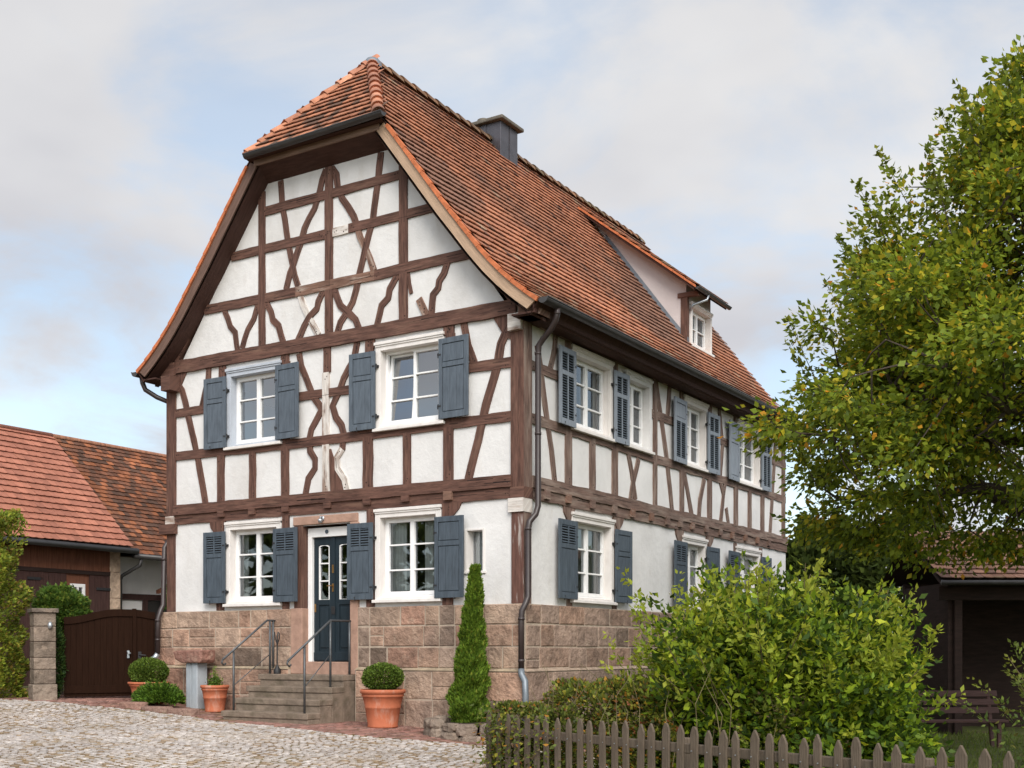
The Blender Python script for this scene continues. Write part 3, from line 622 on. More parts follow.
for (a, b, z0, z1, k, h) in [(-6.70, -6.17, 4.83, 6.10, 'pp', 1), (-4.97, -4.42, 4.85, 6.13, 'pp', -1), (-3.31, -2.78, 4.83, 6.10, 'pp', 1), (-1.50, -.92, 4.85, 6.11, 'pp', -1),
        (-6.71, -6.19, 2.05, 3.33, 'lp', 1), (-5.02, -4.45, 2.04, 3.31, 'lp', -1), (-3.35, -2.83, 2.04, 3.30, 'lp', 1), (-1.58, -1.01, 2.03, 3.31, 'pp', -1)]:
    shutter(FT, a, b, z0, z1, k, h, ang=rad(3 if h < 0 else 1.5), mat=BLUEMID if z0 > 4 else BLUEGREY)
for (a, b, z0, z1, k, h) in [(.92, 1.48, 4.80, 6.03, 'll', 1), (2.86, 3.38, 4.79, 6.02, 'll', -1), (5.30, 5.91, 4.79, 6.01, 'pl', 1), (6.98, 7.54, 4.79, 6.0, 'll', -1),
        (8.08, 8.68, 4.79, 6.02, 'pp', 1), (10.06, 10.6, 4.79, 6.0, 'll', -1)]:
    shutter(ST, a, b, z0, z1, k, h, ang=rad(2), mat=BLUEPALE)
for (a, b, k, h) in [(.9, 1.53, 'lp', 1), (2.90, 3.48, 'pp', -1), (5.31, 5.93, 'lp', 1), (6.94, 7.52, 'pp', -1), (8.05, 8.68, 'lp', 1), (10.05, 10.6, 'pp', -1)]:
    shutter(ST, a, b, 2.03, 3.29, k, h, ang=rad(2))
# small slit window beside the door side
m = MB(); m.fbox(FT, -1.07, -1.02, -.2, .012, 2.43, 3.1); m.fbox(FT, -.73, -.69, -.2, .012, 2.43, 3.1); m.fbox(FT, -1.02, -.73, -.2, .012, 3.07, 3.1); m.fbox(FT, -1.09, -.67, -.2, .03, 2.40, 2.44)
sw = m.build('slit_window', CREAM, house, bevel=.004)
m = MB(); m.poly([FT(-1.02, -.17, 2.44), FT(-.73, -.17, 2.44), FT(-.73, -.17, 3.07), FT(-1.02, -.17, 3.07)]); m.build('pane', GLASS_U, sw, recalc=False)
m = MB(); m.poly([FT(-1.02, -.24, 2.44), FT(-.73, -.24, 2.44), FT(-.73, -.24, 3.07), FT(-1.02, -.24, 3.07)]); m.build('curtain_or_board', CURTAIN, sw, recalc=False)  # white board added behind the pane so the dark glass reads lighter

# ---- front door
m = MB()
m.fbox(FT, -4.405, -4.315, -.24, -.10, 1.01, 3.30); m.fbox(FT, -3.395, -3.345, -.24, -.10, 1.01, 3.30); m.fbox(FT, -4.315, -3.395, -.24, -.10, 3.14, 3.30)
m.build('door_frame', WHITE, house, bevel=.006)
m = MB(); n0, n1 = -.21, -.155
for (a, b) in ((-4.31, -3.875), (-3.855, -3.40)):
    m.fbox(FT, a, a + .105, n0, n1, 1.015, 3.135); m.fbox(FT, b - .09, b, n0, n1, 1.015, 3.135)
    for (q, r) in ((1.015, 1.2), (1.98, 2.07), (3.0, 3.135)): m.fbox(FT, a + .105, b - .09, n0, n1 - .001, q, r)
    m.fbox(FT, a + .105, b - .09, n0 + .01, n1 - .022, 1.2, 1.98); m.fbox(FT, a + .135, b - .12, n0 + .01, n1 - .008, 1.25, 1.93)
m.fbox(FT, -3.90, -3.835, n1 - .01, n1 + .022, 1.015, 3.135); m.fbox(FT, -4.31, -3.4, n1, n1 + .012, 1.03, 1.17)
door = m.build('door', BLUEDARK, house, bevel=.004)
for (a, b) in ((-4.205, -3.965), (-3.75, -3.49)):
    m = MB(); m.poly([FT(a, n0 + .02, 2.07), FT(b, n0 + .02, 2.07), FT(b, n0 + .02, 3.0), FT(a, n0 + .02, 3.0)]); m.build('pane', GLASS_G, door, recalc=False)
    m = MB(); e = n1 - .004
    m.fbox(FT, a, a + .022, n0 + .022, e, 2.07, 2.97); m.fbox(FT, b - .022, b, n0 + .022, e, 2.07, 2.97); m.fbox(FT, a, b, n0 + .023, e - .001, 2.05, 2.075)
    for z in (2.38, 2.68): m.fbox(FT, a + .022, b - .022, n0 + .022, e, z, z + .022)
    K = 8; c = (a + b) / 2
    P = [(a + (b - a) * k / K, 2.96 + .035 * math.sin(math.pi * k / K)) for k in range(K + 1)]
    for (p, q) in zip(P, P[1:]): m.add([FT(p[0], e, p[1]), FT(q[0], e, q[1]), FT(q[0], e, q[1] + .02), FT(p[0], e, p[1] + .02)], [(0, 1, 2, 3)])
    m.build('glazing_bar', WHITE, door, recalc=False)
m = MB(); m.fbox(FT, -3.885, -3.85, n1 + .02, n1 + .03, 2.2, 2.34); m.tube([FT(-3.868, n1 + .03, 2.30), FT(-3.868, n1 + .08, 2.30), FT(-3.95, n1 + .08, 2.30)], .011, 6); m.fbox(FT, -3.885, -3.85, n1 + .02, n1 + .03, 2.52, 2.66)
m.fbox(FT, -4.295, -4.262, n1, n1 + .008, 1.86, 2.0); m.build('door_handle', BRASS, door)
m = MB(); m.fbox(FT, -3.90, -3.82, n1 + .022, n1 + .034, 1.82, 1.95); m.build('letter_slot', IRON, door, bevel=.004)
m = MB(); m.lathe([(0, 0), (.03, .0), (.045, .05), (.012, .07), (.0, .07)], FT(-3.95, .10, 3.36), 10); m.tube([FT(-3.95, .03, 3.45), FT(-3.95, .10, 3.46), FT(-3.95, .10, 3.42)], .012, 6); m.fbox(FT, -3.985, -3.915, .035, .05, 3.40, 3.47)
m.build('door_lamp', ZINC, house, smooth=True)
m = MB(); m.lathe([(0, 0), (.035, 0), (.035, .012), (0, .012)], (0, 0, 0), 14); m.v = [FT(-3.97 + v[0], -.095 + v[2], 3.225 + v[1]) for v in m.v]; m.build('number_plate', BLUEGREY, house)

# ---- roof
PROF = [(0, 11.59), (1.3, 9.90), (2.66, 8.11), (2.94, 7.765), (3.25, 7.375), (3.5, 7.09), (3.75, 6.84), (4.0, 6.62), (4.33, 6.37)]
def pz(t):
    for (a, b), (c, d) in zip(PROF, PROF[1:]):
        if t <= c: return b + (d - b) * (t - a) / (c - a)
    (a, b), (c, d) = PROF[-2:]; return d + (d - b) * (t - c) / (c - a)
RS = [(0.0, 0.0)]
tt = 0.
while tt < 4.33 - 1e-6:
    t2 = min(tt + .05, 4.33); RS.append((RS[-1][0] + math.hypot(t2 - tt, pz(t2) - pz(tt)), t2)); tt = t2
SL = RS[-1][0]
def t_at(s):
    for (a, b), (c, d) in zip(RS, RS[1:]):
        if s <= c: return b + (d - b) * (s - a) / (c - a)
    return RS[-1][1] + (s - SL) * .8
YF, YB, YR = -.36, 12.2, 1.16
def y_front(t): return YF if t > 1.46 else YR - (11.59 - pz(t)) / (11.59 - 9.68) * (YR + .48)
def tile(m, P, Ud, Ad, Nn, w, ln, expo, col, h0=.006, h1=.058, th=.016, rb=True, mi=0):
    """one plain tile: P lower edge middle, Ud up the slope, Ad along the eave, Nn outward"""
    h1 += R.uniform(-.003, .004); tw = R.uniform(-.004, .004)
    prof = [(-.5, .14), (-.3, .035), (0, 0), (.3, .035), (.5, .14)] if rb else [(-.5, .15), (-.25, .05), (0, 0), (.25, .02), (.5, .13)]
    arc = [P + Ad * (a * w * .97) + Ud * (b * ln * .35) + Nn * (h1 + tw * a) for a, b in prof]
    up = [P + Ad * (w * .485) + Ud * ln + Nn * h0, P - Ad * (w * .485) + Ud * ln + Nn * h0]
    low = [p - Nn * th for p in arc]
    vs = arc + up + low
    fs = [(0, 1, 2, 3, 4, 5, 6)] + [(i, i + 1, 8 + i, 7 + i) for i in range(4)] + [(4, 5, 11), (0, 6, 7)]
    m.add(vs, fs, mi, col)
TC = [(.35, .15, .086), (.37, .158, .09), (.32, .138, .082), (.385, .162, .09), (.31, .135, .082), (.34, .145, .084)]
def tile_col(y, s, smax):
    c = Vector(R.choice(TC)); n = mn.noise((y * .35, s * .5, 3)); k = R.uniform(.92, 1.08) * (1 + .5 * n)
    c = c * k
    wth = smoothstep(-.02, .42, mn.noise((y * .22 + 3, s * .42, 8)) + .25 * mn.noise((y * 1.1, s * 1.3, 5)))
    c = c.lerp(Vector((.175, .105, .08)) * R.uniform(.85, 1.15), wth * .72)
    if R.random() < .04: c = Vector((.17, .09, .065)) * R.uniform(.8, 1.2)
    lich = smoothstep(smax - 1.1, smax - .1, s) * .55 + (.35 if s < .5 else 0) * R.random()
    if R.random() < lich * .8 + .006: c = c.lerp(Vector((.33, .27, .19)), R.uniform(.35, .8))
    return tuple(c)
EX, TW = .178, .162
DY0, DY1 = 8.18, 9.52
for side in (1, -1):
    m = MB(); s = SL + .03; k = 0
    while s > .12:
        t = t_at(s); t2 = t_at(s - .3)
        p = Vector((side * t, 0, pz(t))); q = Vector((side * t2, 0, pz(t2))); U = (q - p).normalized(); Nn = Vector((-U.z * -side, 0, abs(U.x))); A = Vector((0, 1, 0))
        Nn = Vector((side * abs(U.z), 0, abs(U.x)))
        y = y_front(max(t, 0)) + (k % 2) * TW / 2 + .02
        sag = lambda y: .02 * mn.noise((y * .4, s * .3, side))
        while y < YB - .05:
            if not (side == 1 and DY0 + .1 < y < DY1 - .1 and .9 < t < 2.92) and not (t < .25 and 4.95 < y < 5.75):
                P = Vector((-3.85, y + TW / 2, 0)) + p + Nn * sag(y) + U * R.uniform(-.008, .008)
                tile(m, P, U, A, Nn, TW, EX * 1.75, EX, tile_col(y, s, SL))
            y += TW
        s -= EX; k += 1
    m.build('roof_tiles', TILE, house, recalc=False)
# roof body under the tiles
m = MB()
TT_ = [0, .4, .8, 1.2, 1.46, 2.0] + [a for a, _ in PROF[2:]]
for side in (1, -1):
    for a, b in zip(TT_, TT_[1:]):
        def pt(t, y, off):
            t2 = t - .05 if t > .05 else t + .05
            d = Vector((abs(t2 - t), 0, abs(pz(t2) - pz(t)))).normalized(); nn = Vector((d.z, 0, d.x))
            return (-3.85 + side * (t - nn.x * off), y, pz(t) - nn.z * off)
        ya, yb = y_front(a) + .01, y_front(b) + .01
        if abs(a - 1.46) < 1e-6: ya = YF + .01
        m.poly([pt(a, ya, .005), pt(b, yb, .005), pt(b, YB - .02, .005), pt(a, YB - .02, .005)])
        m.poly([pt(a, max(YF + .02, ya), .25 if a > 0 else .25), pt(b, max(YF + .02, yb), .25), pt(b, YB - .02, .25), pt(a, YB - .02, .25)])
    e = PROF[-1][0]; m.poly([pt(e, YF + .01, .005), pt(e, YB - .02, .005), pt(e, YB - .02, .25), pt(e, YF + .01, .25)])
    # far verge closed
    for a, b in zip(TT_, TT_[1:]): m.poly([pt(a, YB - .02, .005), pt(b, YB - .02, .005), pt(b, YB - .02, .25), pt(a, YB - .02, .25)])
m.poly([(-3.85, YR, 11.57), (-5.33, -.46, 9.66), (-2.37, -.46, 9.66)])
m.build('roof_deck', SOFFIT, house, recalc=False)
# boxed eaves on the long sides
m = MB(); m.box(.0, .40, YF + .03, YB - .03, 6.20, 6.225); m.build('eaves_boards', SOFFIT, house)
m = MB(); m.box(-8.1, HX0, YF + .03, YB - .03, 6.20, 6.225); m.build('eaves_boards', SOFFIT, house)
m = MB(); m.box(.37, .40, YF + .03, YB - .03, 6.225, 6.36); m.build('fascia', SOFFIT, house)
# half hip
m = MB(); A0 = Vector((-3.85, YR, 11.59)); B0 = Vector((-3.85, -.52, 9.69)); U = (A0 - B0).normalized(); Nn = Vector((0, -abs(U.z), abs(U.y))); hl = (A0 - B0).length
s = 0.; k = 0
while s < hl - .2:
    half = 1.47 * (1 - s / hl); x = -half + (k % 2) * TW / 2
    while x < half - TW * .3:
        c = Vector(R.choice(TC)) * R.uniform(.8, 1.25)
        if R.random() < .2: c = Vector((.12, .07, .05))
        tile(m, B0 + U * s + Vector((x + TW / 2, 0, 0)), U, Vector((1, 0, 0)), Nn, TW, EX * 1.7, EX, tuple(c)); x += TW
    s += EX; k += 1
m.build('roof_tiles', TILE, house, recalc=False)
def ridge_run(P, Q, r, ln, mat_cols, up, name='ridge_tile_row', lift=.0):
    P = Vector(P); Q = Vector(Q); d = (Q - P).normalized(); n = int((Q - P).length / ln); side = d.cross(Vector(up)).normalized(); upv = side.cross(d).normalized(); m = MB()
    for i in range(n + 1):
        a = P + d * (i * ln); c = jit(R.choice(mat_cols), .8, 1.15); vs = []; seg = 8
        for (off, rr, lf) in ((-.03, r * 1.08, .022), (ln, r * .92, 0.0)):
            for kk in range(seg + 1):
                an = math.pi * (kk / seg) ; vs.append(a + d * off + side * math.cos(an) * rr + upv * (math.sin(an) * rr + lf - r * .35 + lift))
        fs = [(j, j + 1, seg + 2 + j, seg + 1 + j) for j in range(seg)]
        fs.append(tuple(range(seg + 1)))
        m.add(vs, fs, 0, c)
    return m.build(name, RIDGE, house, smooth=True, recalc=False)
RC = [(.46, .20, .115), (.42, .18, .11), (.36, .16, .10), (.50, .23, .14)]
RC2 = [(.27, .15, .085), (.23, .14, .085), (.30, .16, .09), (.20, .14, .08)]
ridge_run((-3.85, YR + .1, 11.61), (-3.85, YB - .2, 11.61), .12, .36, RC2, (0, 0, 1))
for s in (1, -1):
    ridge_run((-3.85 + s * (1.46 if s > 0 else 1.39), -.49 if s > 0 else -.43, 9.71), (-3.85 + s * .02, YR - .02, 11.55), .11, .30, RC, (s * .6, -.55, .8), lift=.04)
m = MB(); m.lathe([(.17, -.08), (.16, .02), (.11, .08), (.04, .11), (0, .115)], (-3.85, YR + .02, 11.60), 14); m.build('peak_cap', LEAD, house, smooth=True)
# verge: barge boards and orange verge tiles
def profile_pts(t0, t1, off):
    out = []; t = t0; n = 26
    for i in range(n + 1):
        t = t0 + (t1 - t0) * i / n; t2 = t + .03
        d = Vector((.03, pz(t2) - pz(t))).normalized(); nn = Vector((-d.y, d.x)); out.append((t - nn.x * off, pz(t) - nn.y * off))
    return out
for s in (1, -1):
    for yv, mt in ((YF, BARGE if s > 0 else BARGE_D), (YB, BARGE_D)):
        up = profile_pts(1.48 if yv < 0 else .02, 4.30, .03); dn = profile_pts(1.48 if yv < 0 else .02, 4.26, .205)
        m = MB(); D = 0; yo, yi = yv, yv + (.03 if yv < 0 else -.03)
        for i in range(len(up) - 1):
            a, b, c, d = up[i], up[i + 1], dn[i + 1], dn[i]; L0 = D; D += math.hypot(b[0] - a[0], b[1] - a[1])
            uv = [(L0, 0), (D, 0), (D, .2), (L0, .2)]
            for yy in (yo, yi): m.poly([(-3.85 + s * p[0], yy, p[1]) for p in (a, b, c, d)], uvs=uv)
            m.poly([(-3.85 + s * d[0], yo, d[1]), (-3.85 + s * c[0], yo, c[1]), (-3.85 + s * c[0], yi, c[1]), (-3.85 + s * d[0], yi, d[1])], uvs=uv)
            m.poly([(-3.85 + s * a[0], yo, a[1]), (-3.85 + s * b[0], yo, b[1]), (-3.85 + s * b[0], yi, b[1]), (-3.85 + s * a[0], yi, a[1])], uvs=uv)
        a, d = up[-1], dn[-1]; m.poly([(-3.85 + s * a[0], yo, a[1]), (-3.85 + s * a[0], yi, a[1]), (-3.85 + s * d[0], yi, d[1]), (-3.85 + s * d[0], yo, d[1])], uvs=[(0, 0)] * 4)
        m.build('barge_board', mt, house, recalc=False)
    m = MB(); q = SL - .0
    while q > 2.72:
        t0 = t_at(q); t1 = t_at(q - .30); pa = profile_pts(t1, t0, -.022); pb = profile_pts(t1, t0, .036)
        A = [(-3.85 + s * pa[0][0], YF - .03, pa[0][1] - .012), (-3.85 + s * pa[-1][0], YF - .03, pa[-1][1] + .012), (-3.85 + s * pb[-1][0], YF - .03, pb[-1][1]), (-3.85 + s * pb[0][0], YF - .03, pb[0][1] - .004)]
        m.prism(A, (0, .07, 0)); q -= .285
    m.build('verge_tile_row', ORANGE, house)
# fascia and soffit of the half hip
m = MB(); m.fbox(lambda u, n, z: (u, n, z), -5.22, -2.48, YF - .01, YF + .025, 9.55, 9.67, grain='u'); m.build('barge_board', mk('light_brown_board', (.23, .15, .115), .25, 4, GR, .8, .3, 9, uv=True), house, bevel=.004)
m = MB(); m.poly([(-5.3, YF, 9.56), (-2.4, YF, 9.56), (-2.3, .01, 9.37), (-5.4, .01, 9.37)]); m.poly([(-5.33, YF - .1, 9.67), (-2.37, YF - .1, 9.67), (-2.37, YF + .02, 9.64), (-5.33, YF + .02, 9.64)]); m.build('eaves_boards', SOFFIT, house, recalc=False)
# gutters
def gutter(P, Q, r=.075, parent=house, name='gutter'):
    P = Vector(P); Q = Vector(Q); d = (Q - P).normalized(); side = d.cross(Vector((0, 0, 1))).normalized(); m = MB(); seg = 10; n = 2
    for rr, flip in ((r, 0), (r - .008, 1)):
        vs = []
        for a in (P, Q):
            for k in range(seg + 1):
                an = math.pi * k / seg; vs.append(a + side * math.cos(an) * rr - Vector((0, 0, 1)) * math.sin(an) * rr)
        m.add(vs, [(k, k + 1, seg + 2 + k, seg + 1 + k) for k in range(seg)])
    for a in (P, Q): m.add([a + side * math.cos(math.pi * k / seg) * r - Vector((0, 0, 1)) * math.sin(math.pi * k / seg) * r for k in range(seg + 1)], [tuple(range(seg + 1))])
    for s_ in (1, -1): m.tube([P + side * s_ * r, Q + side * s_ * r], .012, 6)
    o = m.build(name, GUTTER, parent, smooth=False, recalc=False); return o
gutter((.56, -.36, 6.39), (.56, 12.25, 6.42), .085); gutter((-8.26, -.36, 6.38), (-8.26, 12.25, 6.40), .085); gutter((-5.23, -.56, 9.665), (-2.24, -.56, 9.705), .065)
def strap_rings(m, pts, r):
    for p in pts: m.tube([(p[0], p[1], p[2] - .02), (p[0], p[1], p[2] + .02)], r, 10)
m = MB()
m.tube([(.56, .06, 6.34), (.56, .06, 6.24), (.545, .06, 6.17), (.44, .10, 6.05), (.27, .15, 5.93), (.185, .16, 5.84), (.17, .16, 5.7), (.17, .16, 3.40), (.165, .10, 3.27), (.12, -.01, 3.15), (.11, -.03, 3.02), (.11, -.03, 2.02), (.10, -.08, 1.92), (.06, -.13, 1.80), (.055, -.14, 1.66), (.055, -.14, .92)], .046, 12)
strap_rings(m, [(.56, .06, 6.25), (.17, .16, 5.72), (.17, .16, 4.5), (.11, -.03, 3.04), (.055, -.14, 1.68), (.055, -.14, 1.05)], .053)
dp = m.build('downpipe', PIPE, house, smooth=True)
m = MB(); m.tube([(.055, -.14, .92), (.07, -.16, .84), (.17, -.22, .74), (.19, -.24, .55), (.19, -.24, -.1)], .05, 12); m.build('pipe_shoe', mk('dull_zinc', (.20, .225, .25), .2, 6, rough=.5, bump=.05, metal=.5), dp, smooth=True)
m = MB()
m.tube([(-8.22, -.22, 6.30), (-8.22, -.20, 6.2), (-8.19, -.16, 6.08), (-8.0, -.05, 5.94), (-7.86, .10, 5.86), (-7.81, .16, 5.7), (-7.81, .16, 3.4), (-7.81, .08, 3.28), (-7.82, -.03, 3.12), (-7.82, -.06, 2.05), (-7.82, -.12, 1.95), (-7.82, -.18, 1.80), (-7.82, -.19, 1.14)], .046, 12)
strap_rings(m, [(-7.81, .16, 5.72), (-7.82, -.05, 2.9), (-7.82, -.19, 1.76), (-7.82, -.19, 1.4)], .053)
dp2 = m.build('downpipe', PIPE, house, smooth=True)
m = MB(); m.tube([(-7.82, -.19, 1.14), (-7.86, -.22, 1.07), (-8.0, -.30, .98), (-8.03, -.32, .9)], .05, 12); m.build('pipe_shoe', ZINC, dp2, smooth=True)
# chimney
m = MB(); m.box(-4.25, -3.53, 4.90, 5.55, 10.9, 11.94); ch = m.build('chimney', CLAD, house, bevel=.01)
m = MB(); m.box(-3.532, -3.512, 5.22, 5.235, 11.2, 11.94); m.box(-3.905, -3.885, 4.88, 4.902, 11.2, 11.94); m.build('seam', CLAD, ch)
m = MB(); m.box(-4.36, -3.43, 4.80, 5.65, 11.94, 12.015); m.build('chimney_cap', CONCRETE, ch, bevel=.02)
m = MB(); m.lathe([(.12, 0), (.13, .07), (.09, .09), (0, .09)], (-4.05, 5.05, 12.04), 12); m.build('chimney_pot', CONCRETE, ch, smooth=True)
m = MB(); m.poly([(-3.50, 4.8, pz(.37) + .05), (-3.36, 4.8, pz(.49) + .05), (-3.36, 5.7, pz(.49) + .05), (-3.50, 5.7, pz(.37) + .05)]); m.poly([(-3.7, 5.57, pz(.15) + .05), (-3.36, 5.57, pz(.49) + .05), (-3.36, 5.75, pz(.49) + .05), (-3.7, 5.75, pz(.15) + .05)]); m.build('flashing', LEAD, ch, recalc=False)
# shed dormer
XD = -.91
def DT(u, n, z): return (XD + n, u, z)
def dz(x): return 8.93 + (-.62 - x) * .785      # top of the dormer roof
m = MB()
m.poly([(XD, DY0, 7.6), (XD, DY0, dz(XD) - .075), (-3.15, DY0, dz(-3.15) - .075), (-3.15, DY0, pz(.7) - .1), (-2.0, DY0, pz(1.85) - .1)])
m.poly([(XD, DY1, 7.6), (XD, DY1, dz(XD) - .075), (-3.15, DY1, dz(-3.15) - .075), (-3.15, DY1, pz(.7) - .1), (-2.0, DY1, pz(1.85) - .1)])
for (a, b, z0, z1) in ((DY0, DY0 + .16, 7.6, 8.66), (DY1 - .08, DY1, 7.6, 8.66), (DY0, DY1, 8.66, 9.07)): m.poly([(XD, a, z0), (XD, b, z0), (XD, b, z1), (XD, a, z1)])
dorm = m.build('dormer', PLASTER_PINK, house, recalc=False)
window(DT, DY0 + .17, DY1 - .02, 7.74, 8.70, sur=.08, cornice=.09, rows=2, parent=dorm, dep=.11, curtain_or_board=[(.1, .5)], name='dormer_window', glass=GLASS_G)
m = MB(); m.fbox(DT, DY0 - .02, DY0 + .09, -.12, .03, 7.72, 8.86, grain='z'); m.build('corner_post', WOOD, dorm, bevel=.008)
m = MB(); m.box(-1.1, -.62, DY0 - .04, DY0 + .08, 8.77, 8.87); m.build('plate_end', WOOD, dorm, bevel=.01)
m = MB(); dy0, dy1 = DY0 - .30, DY1 + .16
m.poly([(-.60, dy0, dz(-.60)), (-3.5, dy0, dz(-3.5)), (-3.5, dy1, dz(-3.5)), (-.60, dy1, dz(-.60))])
m.poly([(-.62, dy0, dz(-.62) - .09), (-3.45, dy0, dz(-3.45) - .09), (-3.45, dy1, dz(-3.45) - .09), (-.62, dy1, dz(-.62) - .09)])
for y in (dy0, dy1): m.poly([(-.60, y, dz(-.60)), (-3.5, y, dz(-3.5)), (-3.5, y, dz(-3.5) - .11), (-.60, y, dz(-.60) - .11)])
m.poly([(-.60, dy0, dz(-.60)), (-.60, dy1, dz(-.60)), (-.60, dy1, dz(-.60) - .11), (-.60, dy0, dz(-.60) - .11)])
m.build('dormer_deck', SOFFIT, dorm, recalc=False)
m = MB(); U = Vector((-1, 0, .785)).normalized(); Nn = Vector((.785, 0, 1)).normalized(); B0 = Vector((-.56, 0, dz(-.56))); s = 0; k = 0
while s < 3.55:
    y = dy0 - .02 + (k % 2) * TW / 2
    while y < dy1 - .05:
        c = Vector(R.choice(TC)) * R.uniform(.8, 1.15)
        if R.random() < .45: c = c.lerp(Vector((.30, .24, .16)), R.uniform(.3, .8))
        tile(m, B0 + U * s + Vector((0, y + TW / 2, 0)), U, Vector((0, 1, 0)), Nn, TW, EX * 1.7, EX, tuple(c)); y += TW
    s += EX; k += 1
m.build('dormer_tiles', TILE, dorm, recalc=False)
m = MB(); x = -.57
while x > -3.3:
    m.prism([(x, dy0 - .03, dz(x) + .02), (x - .26, dy0 - .03, dz(x - .26) + .005), (x - .26, dy0 - .03, dz(x - .26) - .04), (x, dy0 - .03, dz(x) - .04)], (0, .06, 0)); x -= .255
m.build('verge_tile_row', ORANGE, dorm)
gutter((-.53, dy0, 8.86), (-.53, dy1 + .02, 8.85), .05, dorm)
m = MB(); m.tube([(-.52, DY0 + .28, 8.82), (-.54, DY0 + .26, 8.72), (-.8, DY0 + .12, 8.62), (-.86, DY0 + .1, 8.5)], .028, 8); m.build('downpipe', ZINC, dorm, smooth=True)
m = MB()
for t0, t1 in zip(np.arange(1.0, 2.9, .2), np.arange(1.2, 3.1, .2)):
    m.poly([(-3.85 + t0, DY0 - .005, pz(t0) + .2), (-3.85 + t1, DY0 - .005, pz(t1) + .2), (-3.85 + t1, DY0 - .012, pz(t1) + .03), (-3.85 + t0, DY0 - .012, pz(t0) + .03)])
    m.poly([(-3.85 + t0, DY0 - .012, pz(t0) + .055), (-3.85 + t1, DY0 - .012, pz(t1) + .055), (-3.85 + t1, DY0 - .11, pz(t1) + .055), (-3.85 + t0, DY0 - .11, pz(t0) + .055)])
m.poly([(XD + .02, DY0 - .1, 7.76), (XD + .02, DY1 + .12, 7.76), (XD + .26, DY1 + .12, pz(3.2) + .06), (XD + .26, DY0 - .1, pz(3.2) + .06)]); m.build('flashing', LEAD, dorm, recalc=False)

# ------------------------------------------------------------------ steps and rails
steps = thing('stone_steps', 'worn mossy stone steps with two grey steel handrails leading up to the dark blue door', 'steps', (-4.17, -.7, 0))
for i, (yf, z0, z1) in enumerate([(-1.20, -.25, .205), (-.92, -.25, .41), (-.62, -.25, .605), (-.34, -.25, .80)]):
    m = MB(); xr = -3.24 - .0015 * i
    m.box(-5.11 + .003 * i, xr, yf, (-.92, -.62, -.34, .0)[i] - .001, z0, z1 - .10); m.box(-5.14 + .002 * i, xr + .004 + .001 * i, yf - .018, (-.90, -.60, -.32, -.03)[i], z1 - .10, z1)
    m.build('step', STEP, steps, bevel=.014)
for x, yo in ((-5.02, 0), (-3.33, -.32)):
    m = MB(); r = .019
    if yo == 0: top = [(x, -1.27, 1.03), (x, -.22, 1.72), (x, -.06, 1.72)]; P = [(-1.04, .2, 1.19), (-.18, .8, 1.73), (-.10, .8, 1.73)]
    else: top = [(x, -1.56, 1.04), (x, -.56, 1.69), (x, -.02, 1.69)]; P = [(-1.18, .2, 1.27), (-.56, .55, 1.69), (-.08, .8, 1.69)]
    if yo == 0: top = [(x, -1.29, 1.05), (x, -.25, 1.72), (x, .0, 1.72)]
    m.tube(top, r, 8)
    e = Vector(top[0]); m.tube([e, e + Vector((0, -.02, -.05)), e + Vector((0, .03, -.09)), e + Vector((0, .07, -.06))], r * .8, 8)
    for (y, a, b) in P: m.tube([(x, y, a), (x, y, b)], r, 8)
    y0, z0, y1, z1 = (P[0][0], .62, P[1][0], 1.14); m.tube([(x, y0, z0), (x, y1, z1)], .008, 6)
    m.tube([(x, -.03, top[-1][2]), (x, .0, top[-1][2])], .03, 8)
    m.build('handrail', STEEL, steps, smooth=True)
t_ = thing('boot_brush', 'thin dark stick-like tool with brush foot standing left on the top step', 'tool', (-4.86, -.17, .8))
m = MB(); m.tube([(-4.86, -.17, .80), (-4.86, -.17, 1.45), (-4.86, -.14, 1.52)], .012, 6); m.build('shaft', IRON, t_)
m = MB(); m.lathe([(.06, 0), (.065, .06), (.03, .12), (.012, .16)], (-4.86, -.17, .80), 10); m.build('brush', IRON, t_, smooth=True)
m = MB(); m.tube([(-4.86, -.17, 1.30), (-4.81, -.17, 1.42), (-4.81, -.17, 1.5)], .010, 5); m.tube([(-4.86, -.17, 1.30), (-4.91, -.17, 1.42), (-4.92, -.17, 1.52)], .010, 5); m.build('handle', IRON, t_)

